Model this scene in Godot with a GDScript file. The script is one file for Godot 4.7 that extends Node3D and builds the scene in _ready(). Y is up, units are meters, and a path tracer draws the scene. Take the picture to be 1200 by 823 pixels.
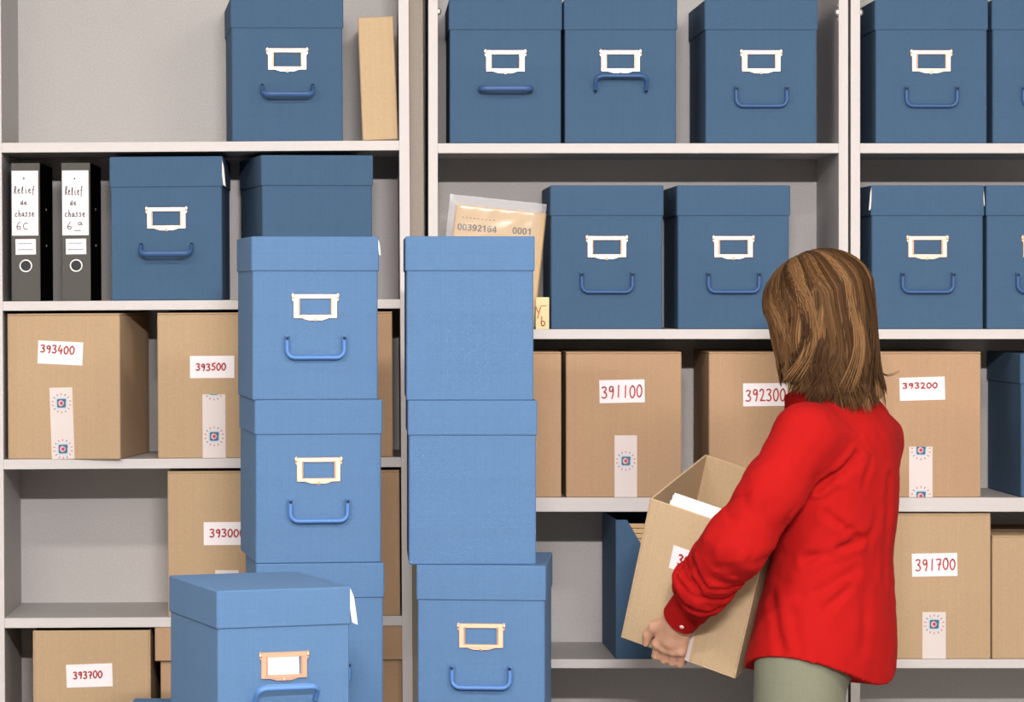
extends Node3D
# An archive room: three grey shelving units with blue cloth boxes and kraft cartons, two stacks of
# blue boxes in front of them, and a person in a red shirt carrying an open carton.
# x to the right, y up, z towards the camera; the shelf fronts stand in the plane z = 0.

const F := 3600.0      # focal length in pixels of the 1200 x 823 photograph
const CAMZ := 7.1      # camera distance from the shelf fronts
const CAMY := 1.556    # camera height
const VX := 428.0      # the pixel straight ahead of the camera
const VY := 340.0
const BW := 0.262      # blue box
const BH := 0.333
const BD := 0.335
const CW := 0.267      # carton
const CHH := 0.337
const CD := 0.335
const LEAN := 0.006    # the left unit leans a little

var names := {}
var cache := {}
var rng := RandomNumberGenerator.new()
var M := {}

# ------------------------------------------------------------------ measuring
func at(px: float, py: float, z: float) -> Vector3:
	var d := CAMZ - z
	return Vector3((px - VX) * d / F, CAMY - (py - VY) * d / F, z)

func lean(x: float, y: float) -> Transform3D:
	var pivot := at(240, 360, 0)
	return Transform3D(Basis(Vector3.BACK, LEAN), pivot) * Transform3D(Basis(), Vector3(x, y, 0) - Vector3(pivot.x, pivot.y, 0))

# ------------------------------------------------------------------ nodes
func numbered(called: String) -> String:
	var n: int = names.get(called, 0)
	names[called] = n + 1
	return called if n == 0 else "%s_%03d" % [called, n]

func tag(o: Node, label: String, category: String, group := "") -> void:
	o.set_meta("label", label)
	o.set_meta("category", category)
	if group != "":
		o.set_meta("group", group)

func thing(called: String, label: String, category: String, xf: Transform3D, group := "") -> Node3D:
	var o := Node3D.new()
	o.name = numbered(called)
	add_child(o, true)
	o.transform = xf
	tag(o, label, category, group)
	return o

func part(called: String, mesh: Mesh, m: Material, parent: Node3D, xf := Transform3D()) -> MeshInstance3D:
	var o := MeshInstance3D.new()
	o.mesh = mesh
	o.material_override = m
	o.transform = xf
	o.name = numbered(called) if parent == self else called
	var k := 1
	while parent != self and parent.has_node(NodePath(o.name)):
		o.name = "%s_%03d" % [called, k]
		k += 1
	parent.add_child(o, true)
	return o

func struct(called: String, mesh: Mesh, m: Material, xf := Transform3D()) -> MeshInstance3D:
	var o := part(called, mesh, m, self, xf)
	o.set_meta("kind", "structure")
	return o

# ------------------------------------------------------------------ shapes
func start() -> SurfaceTool:
	var st := SurfaceTool.new()
	st.begin(Mesh.PRIMITIVE_TRIANGLES)
	return st

func tri(st: SurfaceTool, a: Vector3, b: Vector3, c: Vector3, n: Vector3) -> void:
	if (b - a).cross(c - a).dot(n) > 0.0:
		var t := b
		b = c
		c = t
	for p: Vector3 in [a, b, c]:
		st.set_normal(n)
		st.add_vertex(p)

func quad(st: SurfaceTool, a: Vector3, b: Vector3, c: Vector3, d: Vector3, n: Vector3) -> void:
	tri(st, a, b, c, n)
	tri(st, a, c, d, n)

# a box with chamfered edges; s is its size, c its centre
func chamfer(st: SurfaceTool, s: Vector3, c := Vector3.ZERO, b := 0.002, basis := Basis()) -> void:
	var h := s * 0.5
	b = minf(b, minf(h.x, minf(h.y, h.z)) * 0.9)
	var i := h - Vector3(b, b, b)
	var v := func(x: float, y: float, z: float) -> Vector3: return c + basis * Vector3(x, y, z)
	for ax in 3:
		var u := (ax + 1) % 3
		var w := (ax + 2) % 3
		for sg in [-1.0, 1.0]:
			var n := Vector3.ZERO
			n[ax] = sg
			var q: Array[Vector3] = []
			for k in [[-1, -1], [1, -1], [1, 1], [-1, 1]]:
				var p := Vector3.ZERO
				p[ax] = sg * h[ax]
				p[u] = k[0] * i[u]
				p[w] = k[1] * i[w]
				q.append(c + basis * p)
			quad(st, q[0], q[1], q[2], q[3], basis * n)
			for s2 in [-1.0, 1.0]:
				var n2 := Vector3.ZERO
				n2[ax] = sg
				n2[u] = s2
				var e: Array[Vector3] = []
				for k in [[0, -1], [0, 1], [1, 1], [1, -1]]:
					var p := Vector3.ZERO
					p[ax] = sg * (h[ax] if k[0] == 0 else i[ax])
					p[u] = s2 * (i[u] if k[0] == 0 else h[u])
					p[w] = k[1] * i[w]
					e.append(c + basis * p)
				quad(st, e[0], e[1], e[2], e[3], basis * n2.normalized())
	for x in [-1.0, 1.0]:
		for y in [-1.0, 1.0]:
			for z in [-1.0, 1.0]:
				tri(st, v.call(x * h.x, y * i.y, z * i.z), v.call(x * i.x, y * h.y, z * i.z), v.call(x * i.x, y * i.y, z * h.z), basis * Vector3(x, y, z).normalized())

func boxmesh(s: Vector3, c := Vector3.ZERO, b := 0.002) -> Mesh:
	var key := "b%s%s%s" % [s, c, b]
	if not cache.has(key):
		var st := start()
		chamfer(st, s, c, b)
		cache[key] = st.commit()
	return cache[key]

# an extruded outline (counter-clockwise in xy), z from 0 to depth
func slab(st: SurfaceTool, outline: PackedVector2Array, z0: float, z1: float) -> void:
	var idx := Geometry2D.triangulate_polygon(outline)
	for k in range(0, idx.size(), 3):
		var a := outline[idx[k]]
		var b := outline[idx[k + 1]]
		var c := outline[idx[k + 2]]
		tri(st, Vector3(a.x, a.y, z1), Vector3(b.x, b.y, z1), Vector3(c.x, c.y, z1), Vector3.BACK)
		tri(st, Vector3(a.x, a.y, z0), Vector3(b.x, b.y, z0), Vector3(c.x, c.y, z0), Vector3.FORWARD)
	var area := 0.0
	for k in outline.size():
		area += outline[k].cross(outline[(k + 1) % outline.size()])
	for k in outline.size():
		var a := outline[k]
		var b := outline[(k + 1) % outline.size()]
		var n := Vector3(b.y - a.y, a.x - b.x, 0).normalized() * signf(area)
		quad(st, Vector3(a.x, a.y, z0), Vector3(b.x, b.y, z0), Vector3(b.x, b.y, z1), Vector3(a.x, a.y, z1), n)

# a tube through points with its own radius at each; oval squeezes it along the given direction
func tube(st: SurfaceTool, pts: Array, radii: Array, sides := 8, flat := Vector3.ZERO, squeeze := 1.0, cap := true) -> void:
	var rings := []
	var ref := Vector3(0.13, 0.98, 0.17)
	if flat != Vector3.ZERO:
		ref = flat
	for k in pts.size():
		var t: Vector3 = (pts[mini(k + 1, pts.size() - 1)] - pts[maxi(k - 1, 0)]).normalized()
		var a := t.cross(ref)
		if a.length() < 0.05:
			a = t.cross(Vector3(0.9, 0.1, 0.3))
		a = a.normalized()
		var b := a.cross(t).normalized()
		var ring := []
		for j in sides:
			var g := TAU * j / sides
			var o := a * cos(g) + b * sin(g) * squeeze
			var nn := (a * cos(g) + b * sin(g) / squeeze).normalized()
			ring.append([pts[k] + o * radii[k], nn])
		rings.append(ring)
	for k in rings.size() - 1:
		for j in sides:
			var q := [rings[k][j], rings[k][(j + 1) % sides], rings[k + 1][(j + 1) % sides], rings[k + 1][j]]
			for f in [[0, 1, 2], [0, 2, 3]]:
				var p0: Vector3 = q[f[0]][0]
				var p1: Vector3 = q[f[1]][0]
				var p2: Vector3 = q[f[2]][0]
				var order := [f[0], f[1], f[2]]
				if (p1 - p0).cross(p2 - p0).dot(q[f[0]][1]) > 0.0:
					order = [f[0], f[2], f[1]]
				for o in order:
					st.set_normal(q[o][1])
					st.add_vertex(q[o][0])
	if cap:
		for e in [0, rings.size() - 1]:
			var n: Vector3 = (pts[0] - pts[1]).normalized() if e == 0 else (pts[e] - pts[e - 1]).normalized()
			for j in range(1, sides - 1):
				tri(st, rings[e][0][0], rings[e][j][0], rings[e][j + 1][0], n)

func ball(st: SurfaceTool, c: Vector3, r: Vector3, rows := 8, cols := 12) -> void:
	for i in rows:
		for j in cols:
			var q: Array[Vector3] = []
			for k in [[0, 0], [0, 1], [1, 1], [1, 0]]:
				var th: float = PI * (i + k[0]) / rows
				var ph: float = TAU * (j + k[1]) / cols
				q.append(Vector3(sin(th) * cos(ph), cos(th), sin(th) * sin(ph)))
			for f in [[0, 1, 2], [0, 2, 3]]:
				var a := q[f[0]]
				var b := q[f[1]]
				var d := q[f[2]]
				if (b - a).cross(d - a).dot(a + b + d) > 0.0:
					var t := b
					b = d
					d = t
				for p: Vector3 in [a, b, d]:
					st.set_normal((p / r).normalized())
					st.add_vertex(c + p * r)

func lathe(st: SurfaceTool, prof: Array, sides: int, xf := Transform3D()) -> void:   # prof of Vector2(radius, height)
	for k in prof.size() - 1:
		var a: Vector2 = prof[k]
		var b: Vector2 = prof[k + 1]
		var n2 := Vector2(b.y - a.y, a.x - b.x).normalized()
		for j in sides:
			var g0 := TAU * j / sides
			var g1 := TAU * (j + 1) / sides
			var gm := (g0 + g1) * 0.5
			var p := func(v: Vector2, g: float) -> Vector3: return xf * Vector3(v.x * cos(g), v.y, v.x * sin(g))
			quad(st, p.call(a, g0), p.call(b, g0), p.call(b, g1), p.call(a, g1), xf.basis * Vector3(n2.x * cos(gm), n2.y, n2.x * sin(gm)))

# ------------------------------------------------------------------ handwriting
var GLYPHS := {
	"0": [[[.5, 1], [.15, .8], [.05, .45], [.25, .05], [.6, .02], [.9, .35], [.9, .75], [.6, 1], [.45, .98]]],
	"1": [[[.55, 1], [.5, .5], [.45, 0]]],
	"2": [[[.1, .8], [.35, 1], [.7, .9], [.7, .6], [.35, .2], [.15, .02], [.5, .08], [.9, .04]]],
	"3": [[[.1, .9], [.4, 1], [.8, .92], [.7, .68], [.35, .54], [.75, .45], [.85, .2], [.5, 0], [.05, .1]]],
	"4": [[[.45, 1], [.2, .55], [.1, .32], [.5, .3], [.85, .36]], [[.75, .6], [.68, .3], [.62, -.1]]],
	"5": [[[.9, 1], [.3, .97], [.22, .58], [.55, .62], [.85, .42], [.75, .12], [.4, 0], [.1, .08]]],
	"6": [[[.7, 1], [.35, .75], [.1, .3], [.35, 0], [.75, .08], [.8, .35], [.5, .48], [.2, .3]]],
	"7": [[[.1, .92], [.45, .98], [.88, .95], [.6, .5], [.45, 0]], [[.3, .48], [.85, .54]]],
	"9": [[[.8, .85], [.45, 1], [.15, .82], [.2, .58], [.55, .52], [.8, .85], [.78, .4], [.55, 0]]],
	"R": [[[.2, 0], [.3, .5], [.35, 1], [.75, .95], [.75, .65], [.35, .5], [.85, 0]]],
	"C": [[[.9, .85], [.6, 1], [.2, .75], [.15, .3], [.5, 0], [.9, .15]]],
	"Y": [[[.1, 1], [.4, .6], [.55, .55]], [[.9, 1], [.6, .5], [.35, 0]]],
	"a": [[[.75, .5], [.45, .6], [.15, .35], [.3, .02], [.65, .15], [.78, .55], [.75, .1], [.95, .05]]],
	"b": [[[.3, 1], [.2, .1], [.5, 0], [.85, .2], [.75, .5], [.4, .55], [.22, .35]]],
	"c": [[[.8, .5], [.45, .6], [.15, .3], [.4, 0], [.85, .12]]],
	"d": [[[.7, .5], [.4, .55], [.15, .3], [.35, 0], [.65, .2], [.8, 1], [.7, .1], [.95, .05]]],
	"e": [[[.15, .3], [.7, .38], [.6, .6], [.3, .55], [.15, .25], [.4, 0], [.9, .15]]],
	"f": [[[.9, .9], [.65, 1], [.5, .7], [.4, -.2]], [[.25, .5], [.8, .55]]],
	"h": [[[.3, 1], [.2, 0]], [[.22, .3], [.5, .58], [.7, .4], [.7, 0], [.95, .05]]],
	"i": [[[.4, .55], [.4, .05], [.7, .05]], [[.45, .82], [.47, .86]]],
	"l": [[[.3, .1], [.65, .7], [.55, 1], [.35, .6], [.35, .05], [.75, .1]]],
	"s": [[[.8, .5], [.45, .6], [.3, .45], [.7, .25], [.55, 0], [.1, .05]]],
	"*": [[[.3, .3], [.7, .7]], [[.3, .7], [.7, .3]]],
	"_": [[[0, 0], [1, .06]]],
	"~": [[[0, .3], [.2, .5], [.4, .2], [.6, .5], [.8, .25], [1, .45]]],
}

func smooth(pts: Array) -> Array:
	var out := []
	for p in pts:
		out.append(Vector2(p[0], p[1]))
	for r in 2:
		if out.size() < 3:
			break
		var next := [out[0]]
		for k in out.size() - 1:
			next.append(out[k].lerp(out[k + 1], 0.25))
			next.append(out[k].lerp(out[k + 1], 0.75))
		next.append(out[-1])
		out = next
	return out

# strokes of ink lying on a sheet in the xy plane; x0, y0 the lower left corner of the line
func ink(st: SurfaceTool, text: String, x0: float, y0: float, w: float, h: float, pen: float, jitter := 0.0) -> void:
	var step := w / text.length()
	for k in text.length():
		var g: String = text[k]
		if not GLYPHS.has(g):
			continue
		var dy := rng.randf_range(-jitter, jitter) * h
		var sc := 1.0 + rng.randf_range(-jitter, jitter)
		for stroke in GLYPHS[g]:
			var pts := smooth(stroke)
			for j in pts.size() - 1:
				var a := Vector3(x0 + (k + pts[j].x * 0.86) * step, y0 + dy + pts[j].y * h * sc, 0)
				var b := Vector3(x0 + (k + pts[j + 1].x * 0.86) * step, y0 + dy + pts[j + 1].y * h * sc, 0)
				var t := (b - a).normalized()
				var s := Vector3(-t.y, t.x, 0) * pen * 0.5
				a -= t * pen * 0.3
				b += t * pen * 0.3
				quad(st, a - s, b - s, b + s, a + s, Vector3.BACK)

# ------------------------------------------------------------------ materials
func image_texture(n: int, f: Callable) -> ImageTexture:
	var img := Image.create(n, n, false, Image.FORMAT_RGB8)
	for y in n:
		for x in n:
			img.set_pixel(x, y, f.call(x, y))
	return ImageTexture.create_from_image(img)

func std(color: Color, rough: float, tex: Texture2D = null, scale := 1.0, normal: Texture2D = null, strength := 0.5) -> StandardMaterial3D:
	var m := StandardMaterial3D.new()
	m.albedo_color = color
	m.roughness = rough
	if tex:
		m.albedo_texture = tex
	if normal:
		m.normal_enabled = true
		m.normal_texture = normal
		m.normal_scale = strength
	if tex or normal:
		m.uv1_triplanar = true
		m.uv1_scale = Vector3.ONE * scale
	return m

func noise_texture(freq: float, lo: float, hi: float, sd: int, octaves := 4, normal := false) -> NoiseTexture2D:
	var n := FastNoiseLite.new()
	n.seed = sd
	n.frequency = freq
	n.noise_type = FastNoiseLite.TYPE_SIMPLEX_SMOOTH
	n.fractal_octaves = octaves
	var t := NoiseTexture2D.new()
	t.width = 512
	t.height = 512
	t.seamless = true
	t.noise = n
	if normal:
		t.as_normal_map = true
		t.bump_strength = 4.0
	else:
		var g := Gradient.new()
		g.set_color(0, Color(lo, lo, lo))
		g.set_color(1, Color(hi, hi, hi))
		t.color_ramp = g
	return t

func materials() -> void:
	var threads := []
	rng.seed = 11
	for k in 512:
		threads.append(rng.randf_range(-1, 1))
	var weave := image_texture(256, func(x: int, y: int) -> Color:
		var over := ((x / 2) + (y / 2)) % 2 == 0
		var v: float = 0.92 + (threads[x / 2] if over else threads[256 + y / 2]) * 0.02 + (0.02 if over else -0.02) + rng.randf_range(-0.05, 0.05)
		return Color(v, v, v))
	var weave_bump := Image.create(256, 256, false, Image.FORMAT_RGB8)
	for y in 256:
		for x in 256:
			var over := ((x / 2) + (y / 2)) % 2 == 0
			var v: float = 0.5 + (0.25 if over else -0.2) + (threads[x / 2] if over else threads[256 + y / 2]) * 0.15
			weave_bump.set_pixel(x, y, Color(v, v, v))
	weave_bump.bump_map_to_normal_map(1.5)
	var weave_normal := ImageTexture.create_from_image(weave_bump)
	var grain := noise_texture(0.06, 0.95, 1.0, 3)
	var fine := noise_texture(0.12, 0.9, 1.0, 5)
	var kraft := image_texture(256, func(x: int, y: int) -> Color:
		var v: float = 0.93 + threads[(x / 3) % 256] * 0.008 + rng.randf_range(-0.045, 0.045)
		return Color(v, v * 0.995, v * 0.985))
	var lumps := noise_texture(0.02, 0, 1, 9, 3, true)
	M.cloth = std(Color(0.32, 0.465, 0.635), 0.85, weave, 5.0, weave_normal, 0.35)
	M.cloth_darker = std(Color(0.26, 0.385, 0.515), 0.88, weave, 5.0, weave_normal, 0.35)  # darker blue for the shelf boxes and the file box
	M.handle = std(Color(0.30, 0.47, 0.71), 0.5)
	M.handle_darker = std(Color(0.21, 0.345, 0.54), 0.5)
	M.hole = std(Color(0.05, 0.07, 0.12), 0.6)
	M.brass = std(Color(0.96, 0.79, 0.68), 0.42)
	M.brass.metallic = 1.0
	M.white_core = std(Color(0.9, 0.88, 0.87), 0.9, fine, 6.0)
	M.kraft = std(Color(0.75, 0.64, 0.515), 0.9, kraft, 4.0)
	M.kraft_red = std(Color(0.735, 0.605, 0.485), 0.9, kraft, 4.0)
	M.kraft_pale = std(Color(0.80, 0.695, 0.56), 0.9, kraft, 4.0)
	M.paper = std(Color(0.92, 0.895, 0.915), 0.8)
	M.folder = std(Color(0.83, 0.70, 0.52), 0.8, fine, 5.0)
	M.cream = std(Color(0.86, 0.80, 0.62), 0.8)
	M.red_ink = std(Color(0.86, 0.30, 0.30), 0.6)
	M.orange_ink = std(Color(0.88, 0.45, 0.22), 0.6)
	M.black_ink = std(Color(0.16, 0.15, 0.19), 0.6)
	M.grey_ink = std(Color(0.55, 0.55, 0.62), 0.6)
	M.print = std(Color(0.20, 0.13, 0.09), 0.6)
	M.laminate = std(Color(0.735, 0.72, 0.715), 0.6, fine, 3.0)
	M.edge = std(Color(0.775, 0.755, 0.755), 0.55)
	M.steel = std(Color(0.95, 0.94, 0.93), 0.45)
	M.steel.metallic = 1.0
	M.filler = std(Color(0.60, 0.56, 0.52), 0.7, fine, 3.0)
	M.binder_spine = std(Color(0.30, 0.29, 0.28), 0.7, fine, 6.0)
	M.binder_side = std(Color(0.012, 0.012, 0.012), 0.9)
	M.binder_side.metallic_specular = 0.1
	M.shirt = std(Color(0.665, 0.058, 0.055), 0.9, fine, 8.0, weave_normal, 0.2)
	M.shirt.metallic_specular = 0.3
	M.button = std(Color(0.92, 0.80, 0.75), 0.4)
	M.trousers = std(Color(0.49, 0.50, 0.425), 0.9, weave, 6.0, weave_normal, 0.4)
	M.skin = std(Color(0.86, 0.655, 0.545), 0.55, fine, 6.0)
	M.skin.subsurf_scatter_enabled = true
	M.skin.subsurf_scatter_strength = 0.15
	M.nail = std(Color(0.88, 0.68, 0.62), 0.35)
	M.eye = std(Color(0.9, 0.88, 0.85), 0.2)
	M.hair = std(Color(1, 1, 1), 0.55)
	M.hair.metallic_specular = 0.25
	M.hair.vertex_color_use_as_albedo = true
	M.shoe = std(Color(0.12, 0.09, 0.07), 0.5)
	M.plastic = std(Color(0.95, 0.95, 0.97, 0.14), 0.2, null, 1.0, null)
	M.plastic.metallic_specular = 0.3
	M.plastic.transparency = BaseMaterial3D.TRANSPARENCY_ALPHA
	M.wall = std(Color(0.86, 0.85, 0.83), 0.9, grain, 0.8)
	M.floor = std(Color(0.48, 0.47, 0.45), 0.5, grain, 1.2)
	M.ceiling = std(Color(0.90, 0.90, 0.89), 0.9, grain, 0.8)
	M.white_metal = std(Color(0.9, 0.9, 0.9), 0.4)
	M.glow = std(Color(1, 1, 1), 0.5)
	M.glow.emission_enabled = true
	M.glow.emission = Color(1.0, 0.95, 0.92)
	M.glow.emission_energy_multiplier = 3.0
	# printed packing tape: an emblem with a ring of dashes, repeated along the strip (53 x 106 mm)
	var img := Image.create(128, 256, false, Image.FORMAT_RGB8)
	for y in 256:
		for x in 128:
			var p := Vector2(x - 64, y - 128)
			var c := Color(0.90, 0.865, 0.855)
			var r := p.length()
			var q := maxf(absf(p.x), absf(p.y))
			if q < 34 and r < 42:
				c = Color(0.78, 0.86, 0.90)
			if (q < 25 and r < 31) or (p.x > 10 and p.x < 27 and p.y < -6 and p.y > -24):
				c = Color(0.25, 0.40, 0.52)
			if r < 18:
				c = Color(0.90, 0.74, 0.78)
			if r < 9:
				c = Color(0.78, 0.22, 0.32)
			if r > 14 and r < 18 and p.x > 0:
				c = Color(0.32, 0.46, 0.60)
			var sector := fposmod(p.angle() / TAU * 14.0, 1.0)
			if r > 44 and r < 56 and absf(sector - 0.5) < 0.13:
				c = Color(0.83, 0.50, 0.50) if int(floor(fposmod(p.angle() / TAU * 14.0, 14.0))) % 3 < 2 else Color(0.45, 0.58, 0.72)
			img.set_pixel(x, y, c)
	M.tape = std(Color(0.93, 0.92, 0.92), 0.6)
	M.tape.albedo_texture = ImageTexture.create_from_image(img)

# ------------------------------------------------------------------ blue boxes
func holder_mesh() -> Mesh:   # the label frame: rails, ears and a pointed tongue; lies in xy, z outwards
	if cache.has("holder"):
		return cache.holder
	var st := start()
	var w := 0.090
	var h := 0.050
	var rail := 0.0112
	for s in [-1.0, 1.0]:
		chamfer(st, Vector3(rail, h, 0.0030), Vector3(s * (w - rail) * 0.5, 0, 0.0015), 0.0011)
		chamfer(st, Vector3(0.0022, h - 0.012, 0.0022), Vector3(s * (w * 0.5 - rail - 0.001), 0, 0.0032), 0.0008)
		slab(st, PackedVector2Array([Vector2(s * 0.045, 0.027), Vector2(s * 0.0485, 0.024), Vector2(s * 0.048, 0.014), Vector2(s * 0.045, 0.010)]), 0.0, 0.0026)
	chamfer(st, Vector3(w - 0.004, 0.010, 0.0030), Vector3(0, (h - 0.010) * 0.5, 0.0016), 0.0011)
	chamfer(st, Vector3(w - 0.004, 0.008, 0.0030), Vector3(0, -(h - 0.008) * 0.5, 0.0016), 0.0011)
	slab(st, PackedVector2Array([Vector2(-0.028, -0.0245), Vector2(-0.014, -0.0285), Vector2(-0.004, -0.0285), Vector2(0, -0.0305), Vector2(0.004, -0.0285), Vector2(0.014, -0.0285), Vector2(0.028, -0.0245)]), 0.0, 0.0028)
	cache.holder = st.commit()
	return cache.holder

func rivet_mesh() -> Mesh:
	if not cache.has("rivet"):
		var st := start()
		ball(st, Vector3.ZERO, Vector3(0.0030, 0.0030, 0.0022), 6, 8)
		cache.rivet = st.commit()
	return cache.rivet

func handle_mesh() -> Mesh:   # a flat bail: pivots on the x axis, the grip hangs below
	if cache.has("handle"):
		return cache.handle
	var st := start()
	var hw := 0.0585
	var drop := 0.0385
	var r := 0.016
	var pts := [Vector3(-hw, 0.006, 0), Vector3(-hw, 0, 0)]
	for k in 7:
		var g := PI + PI * 0.5 * k / 6.0
		pts.append(Vector3(-hw + r + cos(g) * r, -drop + r + sin(g) * r, 0))
	for k in 7:
		var g := PI * 1.5 + PI * 0.5 * k / 6.0
		pts.append(Vector3(hw - r + cos(g) * r, -drop + r + sin(g) * r, 0))
	pts.append(Vector3(hw, 0, 0))
	pts.append(Vector3(hw, 0.006, 0))
	var radii := []
	for k in pts.size():
		radii.append(0.0048)
	tube(st, pts, radii, 12, Vector3(0, 0, 1), 1.4)
	cache.handle = st.commit()
	return cache.handle

func eyelet_mesh() -> Mesh:
	if not cache.has("eyelet"):
		var st := start()
		ball(st, Vector3.ZERO, Vector3(0.0032, 0.0036, 0.0016), 6, 8)
		cache.eyelet = st.commit()
	return cache.eyelet

# xl, z, y: the lower left front corner; a: its turn about the vertical
func corner_xf(p: Vector3, a: float, w: float, d: float) -> Transform3D:
	var b := Basis(Vector3.UP, a)
	return Transform3D(b, p + b.x * w * 0.5 - b.z * d * 0.5)

# opt: angle of the handle (0 hanging, 90 straight out, 180 folded up), back = true shows the plain side,
# card = true puts a white card in the frame, torn = -1 / 1 a torn lid corner, darker = a darker blue for cloth and handle
func blue_box(label: String, xf: Transform3D, opt := {}) -> Node3D:
	var o := thing("archive_box", label, "box", xf, "blue cloth-covered archive boxes")
	var cloth: Material = M.cloth_darker if opt.get("darker", false) else M.cloth
	var paint: Material = M.handle_darker if opt.get("darker", false) else M.handle
	part("body", boxmesh(Vector3(BW - 0.005, BH - 0.04, BD - 0.005), Vector3(0, (BH - 0.04) * 0.5, 0), 0.0022), cloth, o)
	part("lid", boxmesh(Vector3(BW, 0.071, BD), Vector3(0, BH - 0.0355, 0), 0.0022), cloth, o)
	if not opt.get("back", false):
		var f := BD * 0.5 - 0.0025
		var plate := part("label_holder", holder_mesh(), M.brass, o, Transform3D(Basis(), Vector3(0, BH - 0.142, f)))
		for s in [-1.0, 1.0]:
			part("rivet", rivet_mesh(), M.brass, plate, Transform3D(Basis(), Vector3(s * 0.0465, 0.0185, 0.003)))
		part("rivet", rivet_mesh(), M.brass, plate, Transform3D(Basis(), Vector3(0, -0.0265, 0.003)))
		if opt.get("card", false):
			part("name_card", boxmesh(Vector3(0.066, 0.037, 0.0008), Vector3.ZERO, 0.0002), M.paper, plate, Transform3D(Basis(Vector3.BACK, 0.03), Vector3(-0.004, -0.001, 0.0012)))
		var ang: float = opt.get("angle", 0.0)
		var lift := 0.007
		var hb := Basis(Vector3.RIGHT, -deg_to_rad(ang))
		var h := part("handle", handle_mesh(), paint, o, Transform3D(hb, Vector3(0, BH - 0.208, f + lift)))
		for s in [-1.0, 1.0]:
			part("eyelet", eyelet_mesh(), M.hole, h, Transform3D(Basis(), Vector3(s * 0.0585, 0.001, 0.0062 if ang < 90.0 else -0.0062)))
	for t in opt.get("torn", []):
		var s: float = t[0]
		var top: float = t[1]
		var long: float = t[2]
		var wide: float = t[3]
		var st := start()
		slab(st, PackedVector2Array([Vector2(0, 0), Vector2(s * wide * 0.5, -long * 0.25), Vector2(s * wide * 0.75, -long * 0.6), Vector2(s * wide, -long), Vector2(s * wide * 0.3, -long * 0.93), Vector2(0, -long * 0.55)]), -0.0012, 0.0012)
		part("torn_corner", st.commit(), M.white_core, o, Transform3D(Basis(), Vector3(s * (BW * 0.5 - 0.0015), BH - top, BD * 0.5 - 0.002))).set_meta("label", "torn white cardboard corner")
	return o

# ------------------------------------------------------------------ cartons
func flap_mesh(w: float, d: float) -> Mesh:
	return boxmesh(Vector3(w, 0.004, d * 0.5 - 0.001), Vector3.ZERO, 0.001)

# text on its paper label: [text, cx, cy, w, h, roll] of the label in metres from the lower left front corner, then the ink box
func carton(called: String, label: String, xf: Transform3D, size: Vector3, mat: Material, note := [], tape := []) -> Node3D:
	var o := thing(called, label, "carton", xf, "kraft cardboard cartons")
	part("body", boxmesh(Vector3(size.x, size.y - 0.004, size.z), Vector3(0, (size.y - 0.004) * 0.5, 0), 0.0022), mat, o)
	for s in [-1.0, 1.0]:
		part("flap", flap_mesh(size.x, size.z), mat, o, Transform3D(Basis(), Vector3(0, size.y - 0.002, s * size.z * 0.25)))
	dress(o, size, note, tape)
	return o

func dress(o: Node3D, size: Vector3, note: Array, tape: Array) -> void:
	var ll := Vector3(-size.x * 0.5, 0, size.z * 0.5)
	if tape:      # [x centre, height, offset of the print, width]
		var hgt: float = tape[1]
		var hw: float = tape[3] * 0.5
		var st := start()
		var off: float = tape[2]
		var c := [Vector2(-hw, 0.001), Vector2(hw, 0.001), Vector2(hw, hgt), Vector2(-hw, hgt)]
		for k in [0, 2, 1, 0, 3, 2]:
			st.set_normal(Vector3.BACK)
			st.set_uv(Vector2((c[k].x + hw) / (2 * hw), 1.0 - (c[k].y - off) / 0.106))
			st.add_vertex(Vector3(c[k].x, c[k].y, 0.0008))
		quad(st, Vector3(hw, 0.001, 0), Vector3(hw, hgt, 0), Vector3(hw, hgt, 0.0008), Vector3(hw, 0.001, 0.0008), Vector3.RIGHT)
		quad(st, Vector3(-hw, 0.001, 0), Vector3(-hw, hgt, 0), Vector3(-hw, hgt, 0.0008), Vector3(-hw, 0.001, 0.0008), Vector3.LEFT)
		quad(st, Vector3(-hw, hgt, 0), Vector3(hw, hgt, 0), Vector3(hw, hgt, 0.0008), Vector3(-hw, hgt, 0.0008), Vector3.UP)
		part("packing_tape", st.commit(), M.tape, o, Transform3D(Basis(Vector3.BACK, tape[4] if tape.size() > 4 else 0.0), ll + Vector3(tape[0], 0, 0)))
	if note:      # [text, x, y, w, h, roll, ink x, ink y, ink w, ink h, pen]
		var sheet := part("paper_label", boxmesh(Vector3(note[3], note[4], 0.0008), Vector3.ZERO, 0.0002), M.paper, o,
				Transform3D(Basis(Vector3.BACK, note[5]), ll + Vector3(note[1], note[2], 0.0005)))
		var st := start()
		ink(st, note[0], note[6] - note[3] * 0.5, note[7] - note[4] * 0.5, note[8], note[9], note[10], 0.06)
		part("handwriting", st.commit(), M.red_ink, sheet, Transform3D(Basis(), Vector3(0, 0, 0.0007)))

# measured in photograph pixels from the carton's lower left front corner
func note_px(text: String, x0: float, y0: float, x1: float, y1: float, roll: float, ix: float, iy: float, iw: float, ih: float, pen := 1.65) -> Array:
	var k := 0.001975
	return [text, (x0 + x1) * 0.5 * k, (y0 + y1) * 0.5 * k, (x1 - x0) * k, (y1 - y0) * k, roll, ix * k, iy * k, iw * k, ih * k, pen * k]

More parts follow.
